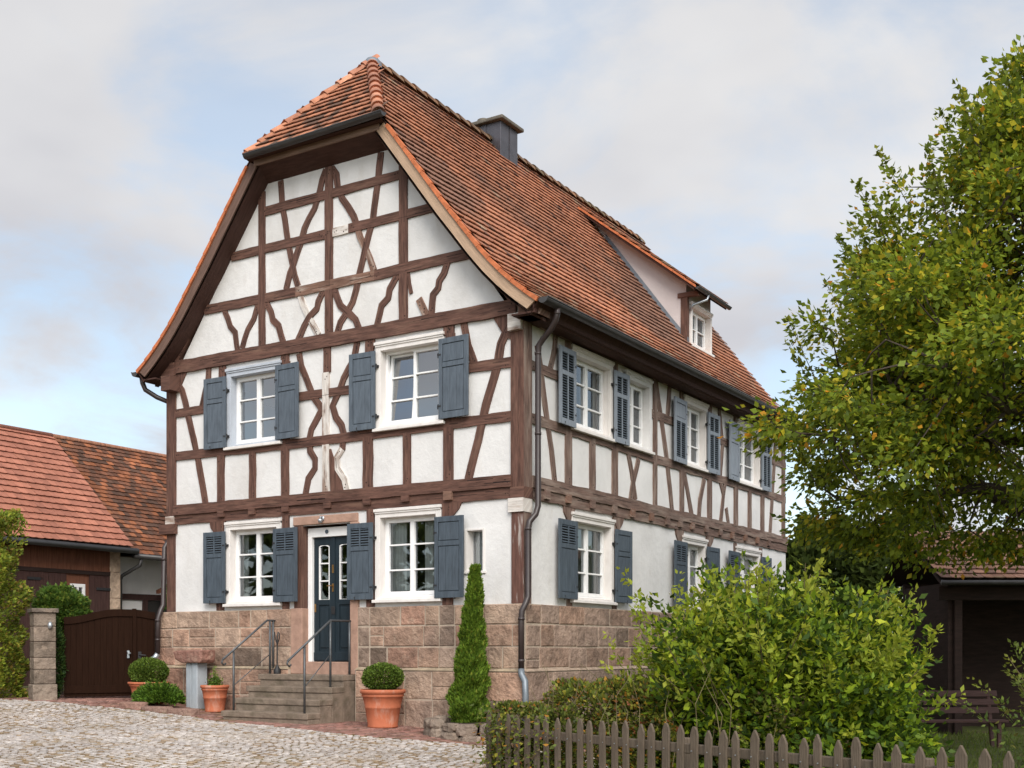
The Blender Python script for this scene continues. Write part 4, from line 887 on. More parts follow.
# ------------------------------------------------------------------ foliage
def leaf_mesh(name, P, A, size, cols, mat, parent=None, aspect=.32, fold=.12, upbias=.8, rs=None):
    """one small folded face per leaf; A = leaf axes"""
    n = len(P); rs = rs or rng
    A = A / np.linalg.norm(A, axis=1, keepdims=True).clip(1e-6)
    up = np.tile(np.array([0, 0, upbias]), (n, 1)) + rs.normal(0, .55, (n, 3))
    B = np.cross(up, A); B /= np.linalg.norm(B, axis=1, keepdims=True).clip(1e-6); Nn = np.cross(A, B)
    s = size[:, None]
    v = np.stack([P, P + A * s * .45 + B * s * aspect - Nn * s * fold, P + A * s, P + A * s * .45 - B * s * aspect - Nn * s * fold], 1).reshape(-1, 3)
    lo, hi = v.min(0), v.max(0); c = np.array([(lo[0] + hi[0]) / 2, (lo[1] + hi[1]) / 2, lo[2]])
    me = bpy.data.meshes.new(name); me.vertices.add(4 * n); me.vertices.foreach_set('co', (v - c).astype(np.float32).ravel())
    me.loops.add(4 * n); me.loops.foreach_set('vertex_index', np.arange(4 * n, dtype=np.int32))
    me.polygons.add(n); me.polygons.foreach_set('loop_start', np.arange(0, 4 * n, 4, dtype=np.int32)); me.polygons.foreach_set('loop_total', np.full(n, 4, dtype=np.int32))
    me.materials.append(mat); me.update(calc_edges=True)
    at = me.attributes.new('Col', 'FLOAT_COLOR', 'POINT')
    at.data.foreach_set('color', np.hstack([np.repeat(cols, 4, 0), np.ones((4 * n, 1))]).astype(np.float32).ravel())
    o = bpy.data.objects.new(name, me); put(o, tuple(c), parent); return o
def palette(n, cols, w, var=.22, rs=None):
    rs = rs or rng; c = np.array(cols)[rs.choice(len(cols), n, p=np.array(w) / sum(w))]
    return c * rs.uniform(1 - var, 1 + var, (n, 1))
def sphere_dirs(n, rs=None):
    d = (rs or rng).normal(0, 1, (n, 3)); return d / np.linalg.norm(d, axis=1, keepdims=True)
def nz3(p, s, o=0): return np.array([mn.noise((float(q[0] * s) + o, float(q[1] * s), float(q[2] * s))) for q in p])

def clipped_ball(c, rx, rz, n, size, cols, w, parent, name='foliage', rough=.06, mat=LEAF_D):
    d = sphere_dirs(n); r = 1 - np.abs(rng.normal(0, .09, n)) + rng.normal(0, rough * .5, n)
    r *= 1 + .07 * nz3(d, 2.2, c[0])
    P = np.array(c) + d * r[:, None] * np.array([rx, rx, rz]); A = d * .9 + rng.normal(0, .55, (n, 3)) + np.array([0, 0, .35])
    leaf_mesh(name, P, A, rng.uniform(.6, 1.3, n) * size, palette(n, cols, w), mat, parent)
BOX = [(.085, .135, .018), (.12, .18, .024), (.055, .095, .014), (.17, .23, .035)]
def pot(name, label, cat, x, y, r_top, r_bot, h, ball, bushy=True, group=None, sink=0.):
    z = gz(x) - .005; t = thing(name, label, cat, (x, y, z), group); s = h
    m = MB(); m.lathe([(0, .002), (r_bot, .0), (r_bot * 1.03, .02), (r_bot * 1.0, .04), (r_bot + (r_top * .90 - r_bot) * .5, s * .5), (r_bot + (r_top * .90 - r_bot) * .5 + .012, s * .52), (r_bot + (r_top * .90 - r_bot) * .5 + .004, s * .55),
            (r_top * .89, s * .80), (r_top * .96, s * .82), (r_top * .93, s * .85), (r_top * .93, s * .88), (r_top * 1.0, s * .90), (r_top * 1.02, s * .95), (r_top * .99, s), (r_top * .88, s * .99), (r_top * .84, s * .9), (0, s * .9)], (x, y, z), 40)
    m.build('pot', TERRACOTTA, t, smooth=True)
    m = MB(); m.lathe([(r_top * .86, 0), (0, .03)], (x, y, z + s * .92), 20); m.build('soil', SOIL, t, smooth=True)
    return t, z
t, z = pot('potted_boxwood', 'clipped boxwood ball in a large terracotta pot right of the stone steps', 'potted plant', -2.22, -.60, .355, .235, .60, None)
clipped_ball((-2.22, -.60, z + .78), .31, .21, 9000, .036, BOX, (4, 3, 2, 1), t)
t, z = pot('potted_boxwood', 'clipped boxwood ball in a terracotta pot in front of the dark brown gate', 'potted plant', -7.42, -.75, .36, .25, .39, None)
clipped_ball((-7.42, -.75, z + .57), .335, .23, 9000, .036, BOX, (4, 3, 2, 1), t)
t, z = pot('potted_plant', 'small reddish terracotta pot with a tiny bright green plant left of the steps', 'potted plant', -6.02, -.50, .245, .165, .47, None)
n = 500; P = np.array([-6.02, -.5, z + .50]) + rng.normal(0, 1, (n, 3)) * np.array([.055, .055, .06]); leaf_mesh('foliage', P, sphere_dirs(n) + np.array([0, 0, .5]), rng.uniform(.03, .055, n), palette(n, [(.07, .14, .02), (.14, .22, .03)], (2, 1)), LEAF, t)
m = MB(); m.tube([(-6.02, -.5, z + .42), (-6.01, -.5, z + .6), (-6.02, -.49, z + .74)], [.008, .006, .003], 5); m.build('stem', TWIG, t)
n = 60; P = np.array([-6.015, -.495, z + .66]) + rng.normal(0, 1, (n, 3)) * np.array([.02, .02, .06]); leaf_mesh('shoot', P, sphere_dirs(n) + np.array([0, 0, .6]), rng.uniform(.03, .05, n), palette(n, [(.16, .22, .04)], (1,)), LEAF, t)
# low juniper bed
jx, jy = -6.86, -1.02
t = thing('juniper_shrub', 'low spreading bright green shrub between the left boxwood pot and the stone basin', 'shrub', (jx, jy, gz(jx)))
n = 9000; th = rng.uniform(0, 2 * math.pi, n); rr = np.sqrt(rng.uniform(0, 1, n)); hh = rng.uniform(.35, 1, n)
P = np.stack([jx + .50 * rr * np.cos(th), jy + .30 * rr * np.sin(th), gz(jx) + .02 + .33 * hh * np.sqrt(np.clip(1 - rr ** 2 * .75, 0, 1)) * (1 + .35 * np.sin(th * 5 + rr * 7))], 1)
A = np.stack([np.cos(th) * (.4 + rr), np.sin(th) * (.4 + rr), np.full(n, .55)], 1) + rng.normal(0, .4, (n, 3))
leaf_mesh('foliage', P, A, rng.uniform(.04, .09, n), palette(n, [(.085, .165, .018), (.14, .24, .026), (.05, .10, .014)], (3, 2, 2)), LEAF_D, t, aspect=.16)
cols_ = [(.33, .18, .14), (.27, .16, .125), (.24, .15, .12)]
t = thing('edging_stones', 'row of flat reddish edging stones in front of the low green shrub', 'edging', (-6.5, -1.6, .15))
for (a, b, y0, y1) in ((-7.25, -6.78, -1.50, -1.34), (-6.76, -6.24, -1.45, -1.27), (-6.22, -5.72, -1.36, -1.16)):
    m = MB(); xm = (a + b) / 2; zz = gz(xm)
    m.prism([(a, y0 - .06, zz - .05), (b, y0 + .03, zz - .05), (b + .02, y1 + .03, zz - .05), (a, y1 - .06, zz - .05)], (0, 0, .05 + R.uniform(.07, .10)), 0, R.choice(cols_)); m.build('edging_stone', STONE, t, bevel=.03)
# basin on a pedestal
px_, py_ = -6.62, -.36; zg = gz(px_)
t = thing('stone_basin', 'reddish stone trough resting on a pale blue-grey stone post against the plinth', 'basin', (px_, py_, zg))
m = MB(); m.box(px_ - .15, px_ - .005, py_ - .12, py_ + .12, zg - .1, zg + .80); m.box(px_ + .005, px_ + .15, py_ - .13, py_ + .12, zg - .1, zg + .80); m.build('post', mk('blue_grey_stone', (.36, .39, .42), .2, 4, (1, 1, .4), .8, .3), t, bevel=.02)
m = MB(); m.prism([(px_ - .40, 0, zg + 1.00), (px_ - .34, 0, zg + .86), (px_ - .2, 0, zg + .80), (px_ + .30, 0, zg + .80), (px_ + .33, 0, zg + .86), (px_ + .33, 0, zg + 1.03), (px_ - .30, 0, zg + 1.02)], (0, .34, 0), 0, (.26, .135, .105)); m.v = [(a, b + py_ - .2, c) for a, b, c in m.v]; m.build('trough', STONE, t, bevel=.025)

# columnar thuja in its ring of stones
tx, ty = -.66, -.46; zg = gz(tx)
t = thing('thuja_cone', 'slim tall green conifer clipped in a spiral cone beside the slit window', 'conifer', (tx, ty, zg))
m = MB(); m.tube([(tx, ty, zg), (tx, ty, zg + 2.3)], [.045, .012], 8); m.build('trunk', BARK, t)
n = 26000; hgt = 2.42; q = rng.uniform(0, 1, n) ** 1.25
th = rng.uniform(0, 2 * math.pi, n); base = .275 * (1 - q) ** .8 + .022
base = np.where(q < .16, .19 + .07 * np.sqrt(q / .16), base)
sp = 1 + .10 * np.sin(th + q * 24) + .09 * np.sin(th * 3 - q * 50)
rr = base * sp * (1 - np.abs(rng.normal(0, .12, n)))
rr = rr * (1 + .28 * nz3(np.stack([np.cos(th), np.sin(th), q * 9], 1), 1.6, 5.))
P = np.stack([tx + .05 * (q - .3) * 3 + rr * np.cos(th), ty + rr * np.sin(th), zg + .12 + q * hgt], 1); A = np.stack([np.cos(th) * .5, np.sin(th) * .5, np.full(n, .9)], 1) + rng.normal(0, .3, (n, 3))
leaf_mesh('foliage', P, A, rng.uniform(.045, .095, n), palette(n, [(.11, .185, .018), (.16, .245, .026), (.065, .12, .014), (.25, .28, .04)], (4, 3, 2, .5)), LEAF_D, t, aspect=.2)
t = thing('planter_ring', 'low round bed walled with rough grey field stones around the slim conifer', 'planter', (-.62, -.62, zg))
m = MB()
for i in range(15):
    a = 2 * math.pi * i / 15; rx = .74; cx, cy = -.52 + rx * math.cos(a), -.51 + .56 * math.sin(a)
    z0 = gz(cx) - .04; parts = [(0, R.uniform(.12, .2)), None]; hs = R.uniform(.26, .31); cut = R.uniform(.38, .62)
    for (f0, f1, ww) in ((0, cut, R.uniform(.27, .33)), (cut, 1, R.uniform(.26, .33))):
        h = hs * (f1 - f0); vs = []; sh = R.uniform(-.03, .03)
        for (kk, hh) in ((.92, 0), (1.04, .3), (1.03, .75), (.84, 1)):
            for j in range(9):
                b = 2 * math.pi * j / 9; e = R.uniform(.93, 1.07); lx = .5 * ww * kk * math.cos(b) * e + sh; ly = .5 * .22 * kk * math.sin(b) * e
                vs.append((cx - lx * math.sin(a) + ly * math.cos(a), cy + lx * math.cos(a) + ly * math.sin(a), z0 + hs * f0 + h * hh + R.uniform(-.012, .012)))
        fs = [tuple(range(27, 36))] + [(l * 9 + j, l * 9 + (j + 1) % 9, (l + 1) * 9 + (j + 1) % 9, (l + 1) * 9 + j) for l in range(3) for j in range(9)]
        m.add(vs, fs, 0, jit((.25, .195, .155), .7, 1.25))
m.build('stone_wall', STONE, t)
m = MB(); m.lathe([(.72, 0), (0, .03)], (-.52, -.5, gz(-.5) + .20), 20); m.v = [(a, -.5 + (b + .5) * .72, c) for a, b, c in m.v]; m.build('soil', SOIL, t)

# ------------------------------------------------------------------ gate, pillar, things left of the house
GA, GB = Vector((-8.93, -1.43, 0)), Vector((-8.12, -.03, 0)); gd = (GB - GA).normalized(); gn = Vector((gd.y, -gd.x, 0))
def GTf(u, n, z): p = GA + gd * u + gn * n; return (p.x, p.y, z)
gate = thing('yard_gate', 'dark brown wooden yard gate with a curved top rail between stone pillar and house', 'gate', (-8.5, -.75, .33))
def gate_top(u): return 1.81 + .155 * smoothstep(.05, .95, u) - .05 * smoothstep(1.26, 1.66, u)
def gate_leaf(a, b, name):
    m = MB(); u = a
    while u < b - .01:
        w = min(.105, b - u); z1, z2 = gate_top(u), gate_top(u + w)
        P = [GTf(u + .0008, 0, .36), GTf(u + w - .0008, 0, .36), GTf(u + w - .0008, 0, z2 - .06), GTf(u + .0008, 0, z1 - .06)]
        m.prism(P, gn * .03); u += w
    m.fbox(GTf, a, b, .03, .052, .42, .56)
    lf = m.build(name, GATEWOOD, gate, bevel=.003)
    m = MB(); K = 14
    for i in range(K):
        u0, u1 = a + (b - a) * i / K, a + (b - a) * (i + 1) / K; z0, z1 = gate_top(u0), gate_top(u1)
        vs = [GTf(u0, -.005, z0 - .13), GTf(u1, -.005, z1 - .13), GTf(u1, -.005, z1), GTf(u0, -.005, z0), GTf(u0, .056, z0 - .13), GTf(u1, .056, z1 - .13), GTf(u1, .056, z1), GTf(u0, .056, z0)]
        m.add(vs, [(0, 1, 2, 3), (4, 5, 6, 7), (3, 2, 6, 7), (0, 1, 5, 4)])
    m.build('top_rail', GATEWOOD, lf, recalc=False); return lf
gl = gate_leaf(.03, 1.235, 'gate_leaf'); gl2 = gate_leaf(1.30, 1.64, 'gate_leaf')
m = MB(); m.fbox(GTf, 1.235, 1.298, -.05, .07, .3, 1.98); m.build('gate_post', GATEWOOD, gate, bevel=.006)
m = MB(); m.fbox(GTf, 1.13, 1.17, .03, .06, 1.06, 1.2); m.lathe([(0, 0), (.035, .0), (.035, .03), (0, .03)], GTf(1.16, .08, 1.14), 10); m.build('door_handle', ZINC, gl)
m = MB(); m.fbox(GTf, 1.33, 1.39, .03, .045, 1.0, 1.18); m.tube([GTf(1.36, .05, 1.12), GTf(1.36, .09, 1.12), GTf(1.46, .09, 1.11)], .013, 6); m.build('door_handle', IRON, gl2)
# stone pillar
PC = Vector((-8.84, -1.90, 0)); pa = rad(32.02 + 57 - 90 + 180); e1 = Vector((math.cos(rad(32 + 33)), math.sin(rad(32 + 33)), 0)); e2 = Vector((-e1.y, e1.x, 0))
def PT(u, n, z): p = PC + e1 * u + e2 * n; return (p.x, p.y, z)
pil = thing('gate_pillar', 'square weathered sandstone gate pillar with flat cap between the hedge and the gate', 'pillar', (PC.x, PC.y, .34))
z = .28; m = MB()
for i, h in enumerate((.33, .26, .21, .28, .27, .24)):
    o = .205 if i == 0 else .185; m.fbox(PT, -o, o, -o, o, z, z + h - .006, 0, jit(R.choice([(.24, .19, .15), (.21, .165, .13), (.27, .21, .165)]), .8, 1.1)); z += h
m.build('pillar_block', STONE, pil, bevel=.014)
m = MB(); m.fbox(PT, -.225, .225, -.225, .225, z, z + .075, 0, (.14, .115, .095)); m.build('cap', STONE, pil, bevel=.012)
m = MB(); m.lathe([(0, 0), (.035, 0), (.045, .06), (.02, .12), (0, .12)], PT(.08, -.21, z - .28), 10); m.build('door_bell', ZINC, pil, smooth=True)

YG = [(.20, .255, .034), (.27, .32, .04), (.12, .17, .027), (.36, .35, .05), (.32, .22, .05)]
def hedge_box(c, ex, ey, half, hx, hy, h, n, size, cols, w, parent, name='foliage', mat=LEAF, top_round=.35, bump=.22, zbase=None, lump=1.2):
    """leaf shell of a hedge: box with soft lumpy faces, ex/ey unit axes"""
    u = rng.uniform(-1, 1, n); v = rng.uniform(-1, 1, n); q = rng.uniform(0, 1, n); f = rng.integers(0, 4, n)
    u = np.where(f == 0, np.sign(u) * 1, u); v = np.where(f == 1, np.sign(v), v); v = np.where(f == 2, np.sign(v), v); q = np.where(f == 3, 1., q)
    k = np.clip((q - .6) / .4, 0, 1) ** 2 * top_round; uu = u * (1 - k * .6); vv = v * (1 - k)
    D = np.stack([u * hx, v * hy, q * h], 1)
    nn = 1 + bump * nz3(D, lump, c[0]) - np.abs(rng.normal(0, .07, n))
    zb = c[2]
    P = np.array([c[0], c[1], zb]) + (uu * hx * nn)[:, None] * np.array(ex) + (vv * hy * nn)[:, None] * np.array(ey) + (q * h * (1 + (nn - 1) * .6))[:, None] * np.array([0, 0, 1])
    out = (uu)[:, None] * np.array(ex) * (np.abs(u) > .9)[:, None] + vv[:, None] * np.array(ey) + np.array([0, 0, .5]) + (q > .95)[:, None] * np.array([0, 0, 1.])
    leaf_mesh(name, P, out + rng.normal(0, .6, (n, 3)), rng.uniform(.6, 1.35, n) * size, palette(n, cols, w, .3), mat, parent)
cr = Vector((math.cos(rad(32.02)), math.sin(rad(32.02)), 0)); cd = Vector((-cr.y, cr.x, 0))   # the hedge row runs across the street view
hc = Vector((-10.56, -2.63, .33))
t = thing('garden_hedge', 'tall loose yellow-green hedge at the far left beside the stone gate pillar', 'hedge', tuple(hc))
hedge_box(hc, cr, cd, 0, 1.15, .5, 2.95, 42000, .07, YG, (3, 3, 3, 1.8, 1), t, top_round=.28, bump=.42, lump=2.)
m = MB()
for i in range(9):
    p = hc + cr * R.uniform(-.9, .9); m.tube([p, p + Vector((R.uniform(-.1, .1), R.uniform(-.1, .1), R.uniform(1.6, 2.5)))], [.03, .01], 5)
m.build('stem', BARK, t)
bc = Vector((-9.86, -.76, .35))
t = thing('round_bush', 'rounded green bush rising behind the stone gate pillar', 'bush', tuple(bc))
def bush_ball(c, rx, ry, rz, n, size, cols, w, parent, bump=.3, mat=LEAF, freq=2.4):
    d = sphere_dirs(n); r = (1 - np.abs(rng.normal(0, .13, n))) * (1 + bump * nz3(d, freq, c[0] + c[1])); r = np.where(rng.random(n) < .04, r * 1.12, r)
    P = np.array(c) + d * r[:, None] * np.array([rx, ry, rz]); leaf_mesh('foliage', P, d + rng.normal(0, .6, (n, 3)) + np.array([0, 0, .3]), rng.uniform(.6, 1.35, n) * size, palette(n, cols, w, .28), mat, parent)
bush_ball((bc.x, bc.y, 1.98), .47, .45, .42, 16000, .07, [(.08, .15, .025), (.12, .19, .03), (.20, .24, .04), (.05, .095, .02)], (4, 3, 1, 2), t)
bush_ball((-8.95, -1.62, 1.05), .14, .2, .78, 4000, .06, [(.035, .075, .018), (.06, .10, .02)], (2, 1), t)
m = MB(); m.tube([bc, bc + Vector((0, 0, 1.3))], [.06, .03], 6); m.build('stem', BARK, t)
kx = (-9.2, 1.7)
t = thing('small_conifer', 'small green conifer seen over the gate beside the left downpipe', 'conifer', (kx[0], kx[1], gz(kx[0])))
n = 5000; q = rng.uniform(0, 1, n) ** 1.2; th = rng.uniform(0, 6.283, n); rr = .42 * (1 - q) ** .8 * rng.uniform(.5, 1, n)
P = np.stack([kx[0] + rr * np.cos(th), kx[1] + rr * np.sin(th), gz(kx[0]) + 1.7 + q * 1.35], 1); leaf_mesh('foliage', P, np.stack([np.cos(th), np.sin(th), np.full(n, .2)], 1) + rng.normal(0, .4, (n, 3)), rng.uniform(.05, .1, n), palette(n, [(.05, .11, .02), (.09, .15, .03)], (2, 1)), LEAF_D, t, aspect=.2)
m = MB(); m.tube([(kx[0], kx[1], gz(kx[0]) - .05), (kx[0], kx[1], gz(kx[0]) + 2.6)], [.06, .015], 8); m.build('trunk', BARK, t)

# barn and annex across the yard
BX = -13.7; RX, RZ_ = -16.28, 6.60; EZ = 3.66
def slope_tiles(m, x0, z0, x1, z1, y0, y1, w, expo, colf, rb, lip=.045, wave=0.):
    P0 = Vector((x0, 0, z0)); P1 = Vector((x1, 0, z1)); U = (P1 - P0).normalized(); s_ = 1 if x0 > x1 else -1; Nn = Vector((s_ * abs(U.z), 0, abs(U.x))); L = (P1 - P0).length; s = 0; k = 0
    while s < L - expo * .3:
        y = y0 + (k % 2) * w / 2 * (1 if rb else 0)
        while y < y1 - w * .2:
            ln = min(expo * 1.6, L - s)
            tile(m, P0 + U * (s + R.uniform(-.005, .005)) + Vector((0, y + w / 2, 0)) + Nn * (.012 * mn.noise((y * .5, s * .7, 1))), U, Vector((0, 1, 0)), Nn, w, ln, expo, colf(y, s), h1=lip, th=.018, rb=rb); y += w
        s += expo; k += 1
def barn_shell(root, y0, y1, mat, wx=BX, ez=EZ, back=-19.2):
    m = MB(); m.poly([(wx, y0, .0), (wx, y1, .0), (wx, y1, ez - .05), (wx, y0, ez - .05)]); m.poly([(back, y0, 0), (back, y1, 0), (back, y1, ez), (back, y0, ez)])
    for y in (y0, y1): m.poly([(wx, y, 0), (back, y, 0), (back, y, ez - .05), (RX, y, RZ_ - .15), (wx, y, ez - .05)])
    return m.build('wall', mat, root, recalc=False)
barn = thing('barn', 'brown boarded barn with a smooth salmon-red tile roof at the left edge', 'barn', (-16.3, -1.5, .5))
barn_shell(barn, -7, 3.8, BARNWOOD)
m = MB(); m.poly([(-13.30, -7.2, EZ - .05), (-13.30, 3.85, EZ - .05), (RX, 3.85, RZ_ - .04), (RX, -7.2, RZ_ - .04)]); m.poly([(-19.26, -7.2, EZ - .05), (-19.26, 3.85, EZ - .05), (RX, 3.85, RZ_ - .04), (RX, -7.2, RZ_ - .04)])
m.poly([(-13.32, -7.2, EZ - .09), (-13.32, 3.85, EZ - .09), (BX, 3.85, EZ - .06), (BX, -7.2, EZ - .06)]); m.build('roof_deck', BARNDARK, barn, recalc=False)
m = MB(); slope_tiles(m, -13.26, EZ - .02, RX, RZ_, -6.2, 3.82, .205, .225, lambda y, s: jit(R.choice([(.37, .15, .10), (.40, .165, .11), (.33, .135, .092)]), .84 + .12 * mn.noise((y * .8, s * .8, 6)), 1.05 + .12 * mn.noise((y * .8, s * .8, 6))), False, .06); m.build('roof_tiles', TILE_NEW, barn, recalc=False)
m = MB(); m.tube([(RX, -7, RZ_ + .01), (RX, 3.85, RZ_ + .01)], .065, 8); m.build('ridge', mk('red_ridge_tile', (.30, .13, .09), .2, 5, (1, 6, 1), .8, .2), barn, smooth=True)
m = MB(); m.tube([(-13.22, -7, EZ - .07), (-13.22, 3.95, EZ - .09)], .07, 10); m.build('gutter', GUTTER, barn, smooth=True)
def BT(u, n, z): return (BX + n, u, z)
m = MB(); u = -5.0
while u < 3.45: m.fbox(BT, u, u + .17, .005, .03 + R.uniform(0, .006), 3.05, 3.60); u += .176
m.build('upper_boards', BARNWOOD, barn)
m = MB(); m.fbox(BT, -5, 3.5, .01, .055, 2.97, 3.06); m.build('beam', SHEDWOOD, barn)
m = MB(); u = -1.4
while u < 3.42:
    if not (2.28 < u + .08 < 2.86): m.fbox(BT, u, u + .155, .005, .035 + R.uniform(0, .006), .3, 2.96)
    else: m.fbox(BT, u, u + .155, .005, .035, .3, 2.02)
    u += .16
for u in (-.2, 1.62): m.fbox(BT, u - .03, u + .03, .036, .06, .3, 2.96)
bd = m.build('door', BARNDARK, barn)
for q in ((1.25, 1.66, 2.78, 2.84), (3.1, 3.5, 2.62, 2.68)): m = MB(); m.fbox(BT, q[0], q[1], .045, .06, q[2], q[3]); m.build('hinge', IRON, bd)
m = MB()
for (a, b, c, d) in ((2.40, 2.46, 2.06, 2.74), (2.72, 2.79, 2.06, 2.74), (2.46, 2.72, 2.66, 2.74), (2.46, 2.72, 2.06, 2.12), (2.57, 2.61, 2.12, 2.66)): m.fbox(BT, a, b, .0, .05, c, d)
bw = m.build('window', WHITE, barn, bevel=.005)
m = MB(); m.poly([BT(2.46, .012, 2.12), BT(2.72, .012, 2.12), BT(2.72, .012, 2.66), BT(2.46, .012, 2.66)]); m.build('pane', GLASS_G, bw, recalc=False)
m = MB(); z = .1
for h in (.9, .75, .7, .62, .5): m.fbox(BT, 3.50, 3.80, -.1, .05, z, z + h - .008, 0, jit((.46, .34, .25), .9, 1.08)); z += h
m.build('quoin', STONE, barn, bevel=.01)
annex = thing('annex', 'white half-timbered annex with an old dark mottled tile roof adjoining the barn', 'outbuilding', (-16.8, 9, .5))
AX = -14.2
def AT(u, n, z): return (AX + n, u, z)
m = MB(); m.poly([(AX, 3.82, 0), (AX, 15, 0), (AX, 15, 3.5), (AX, 3.82, 3.5)]); m.poly([(-19.2, 3.82, 0), (-19.2, 15, 0), (-19.2, 15, 3.6), (-19.2, 3.82, 3.6)])
for y in (3.86, 15): m.poly([(AX, y, 0), (-19.2, y, 0), (-19.2, y, 3.5), (RX, y, RZ_ - .2), (AX, y, 3.5)])
m.build('wall', PLASTER, annex, recalc=False)
m = MB(); m.poly([(-13.40, 3.9, 3.50), (-13.40, 15.2, 3.50), (RX, 15.2, RZ_ - .05), (RX, 3.9, RZ_ - .05)]); m.poly([(-19.26, 3.9, 3.55), (-19.26, 15.2, 3.55), (RX, 15.2, RZ_ - .05), (RX, 3.9, RZ_ - .05)]); m.poly([(-13.42, 3.9, 3.46), (-13.42, 15.2, 3.46), (AX, 15.2, 3.5), (AX, 3.9, 3.5)]); m.build('roof_deck', BARNDARK, annex, recalc=False)
def oldcol(y, s):
    n_ = mn.noise((y * .6, s * .9, 2)); c = Vector(R.choice([(.27, .105, .055), (.33, .125, .06), (.20, .085, .05), (.15, .07, .045), (.11, .06, .042)])); k = R.uniform(.75, 1.2) * (1 + .5 * n_) * .85; return tuple(c * k)
m = MB(); slope_tiles(m, -13.34, 3.50, RX, RZ_ - .01, 3.84, 11, .18, .155, oldcol, True, .045); m.build('roof_tiles', TILE, annex, recalc=False)
m = MB(); m.tube([(RX, 3.85, RZ_ + .0), (RX, 15, RZ_ - .03)], .065, 8); m.build('ridge', mk('old_ridge_tile', (.25, .12, .075), .4, 4, (1, 5, 1), .85, .2), annex, smooth=True)
m = MB(); m.tube([(-13.30, 3.9, 3.46), (-13.30, 12, 3.43)], .065, 10); m.tube([(-13.32, 4.15, 3.42), (-13.34, 4.12, 3.25), (-13.75, 3.93, 3.0), (-13.80, 3.92, 2.9), (-13.80, 3.92, .4)], .045, 8); m.build('gutter', GUTTER, annex, smooth=True)
for (p, w) in [([(3.98, .4), (3.98, 3.45)], .2), ([(3.9, 2.52), (7.5, 2.56)], .15), ([(5.0, .4), (5.0, 2.5)], .15), ([(6.2, 2.6), (5.6, 3.45)], .14), ([(7.2, .4), (7.2, 3.45)], .16)]: beam(AT, p, w, 'timber_brace', BARNDARK, parent=annex, proud=.03)
m = MB(); m.fbox(AT, 5.1, 6.7, .003, .012, .4, 2.46); m.build('dark_opening', DARK, annex)  # dark panel laid on the uncut wall paints the shade of an opening
m = MB(); m.fbox(AT, 5.75, 5.87, .012, .06, .4, 2.46); m.build('post', mk('grey_green_paint', (.16, .19, .13), .2), annex)
for wv, sg in (((5.35, 2.62), 1),):
    m = MB(); pts = [AT(5.15, .25, 2.62), AT(5.45, .35, 2.80), AT(5.85, .35, 3.05), AT(6.3, .25, 3.2)]
    for a, b in zip(pts, pts[1:]): m.prism([a, b, (b[0], b[1], b[2] + .09), (a[0], a[1], a[2] + .09)], (.12, 0, 0))
    m.build('porch_roof', BARNWOOD, annex)

# ------------------------------------------------------------------ right side: fence, hedge, bush, tree, shed, bench
FA, FB = Vector((2.61, -4.93, 0)), Vector((8.12, -7.17, 0)); fdir = (FB - FA).normalized(); fn = Vector((fdir.y, -fdir.x, 0))
fence = thing('picket_fence', 'weathered grey-brown wooden picket fence with pointed tops along the lawn', 'fence', (5.4, -6.05, -.4))
flen = (FB - FA).length; u = .0; npk = 0
while u < flen + 1.3:
    p = FA + fdir * u; zt = .56 + R.uniform(-.02, .02); zb = -.42 + R.uniform(-.02, .02); w = R.uniform(.070, .086); lean = R.uniform(-.024, .024)
    rnd = R.random() < .35
    tops = [(-.5, -.075), (-.36, -.03), (-.15, 0), (.15, 0), (.36, -.03), (.5, -.075)] if rnd else [(-.5, -.07), (-.3, -.035), (-.06, 0), (.06, 0), (.3, -.035), (.5, -.07)]
    pts = [p - fdir * w / 2 + Vector((0, 0, zb)), p + fdir * w / 2 + Vector((0, 0, zb))] + [p + fdir * (a * w + lean) + Vector((0, 0, zt + b)) for a, b in reversed(tops)]
    m = MB(); m.prism(pts, fn * .022)
    pk = m.build('picket', PICKETWOOD, fence, bevel=.004)
    for zz in (.36,):
        m = MB(); q = p + fn * .024 + Vector((R.uniform(-.01, .01), 0, zz)); m.tube([q - fn * .004, q + fn * .003], .006, 6); m.build('nail', ZINC, pk)
    u += R.uniform(.163, .175); npk += 1
for z in (.33, -.18):
    m = MB(); a = FA - fdir * .1 - fn * .045; b = FB + fdir * 1.3 - fn * .045
    m.prism([a + Vector((0, 0, z)), a - fn * .002 + Vector((0, 0, z + .085)), a + fn * .043 + Vector((0, 0, z + .085)), a + fn * .043 + Vector((0, 0, z))], b - a); m.build('rail', PICKETWOOD, fence, bevel=.01)
for u in (.35, 2.75, 5.15, 7.0):
    p = FA + fdir * u - fn * .1; m = MB(); m.fbox(lambda a, b, z, p=p: tuple(p + fdir * a - fn * b) [:2] + (z,), -.05, .05, 0, .1, -.6, .45); m.build('post', PICKETWOOD, fence, bevel=.008)

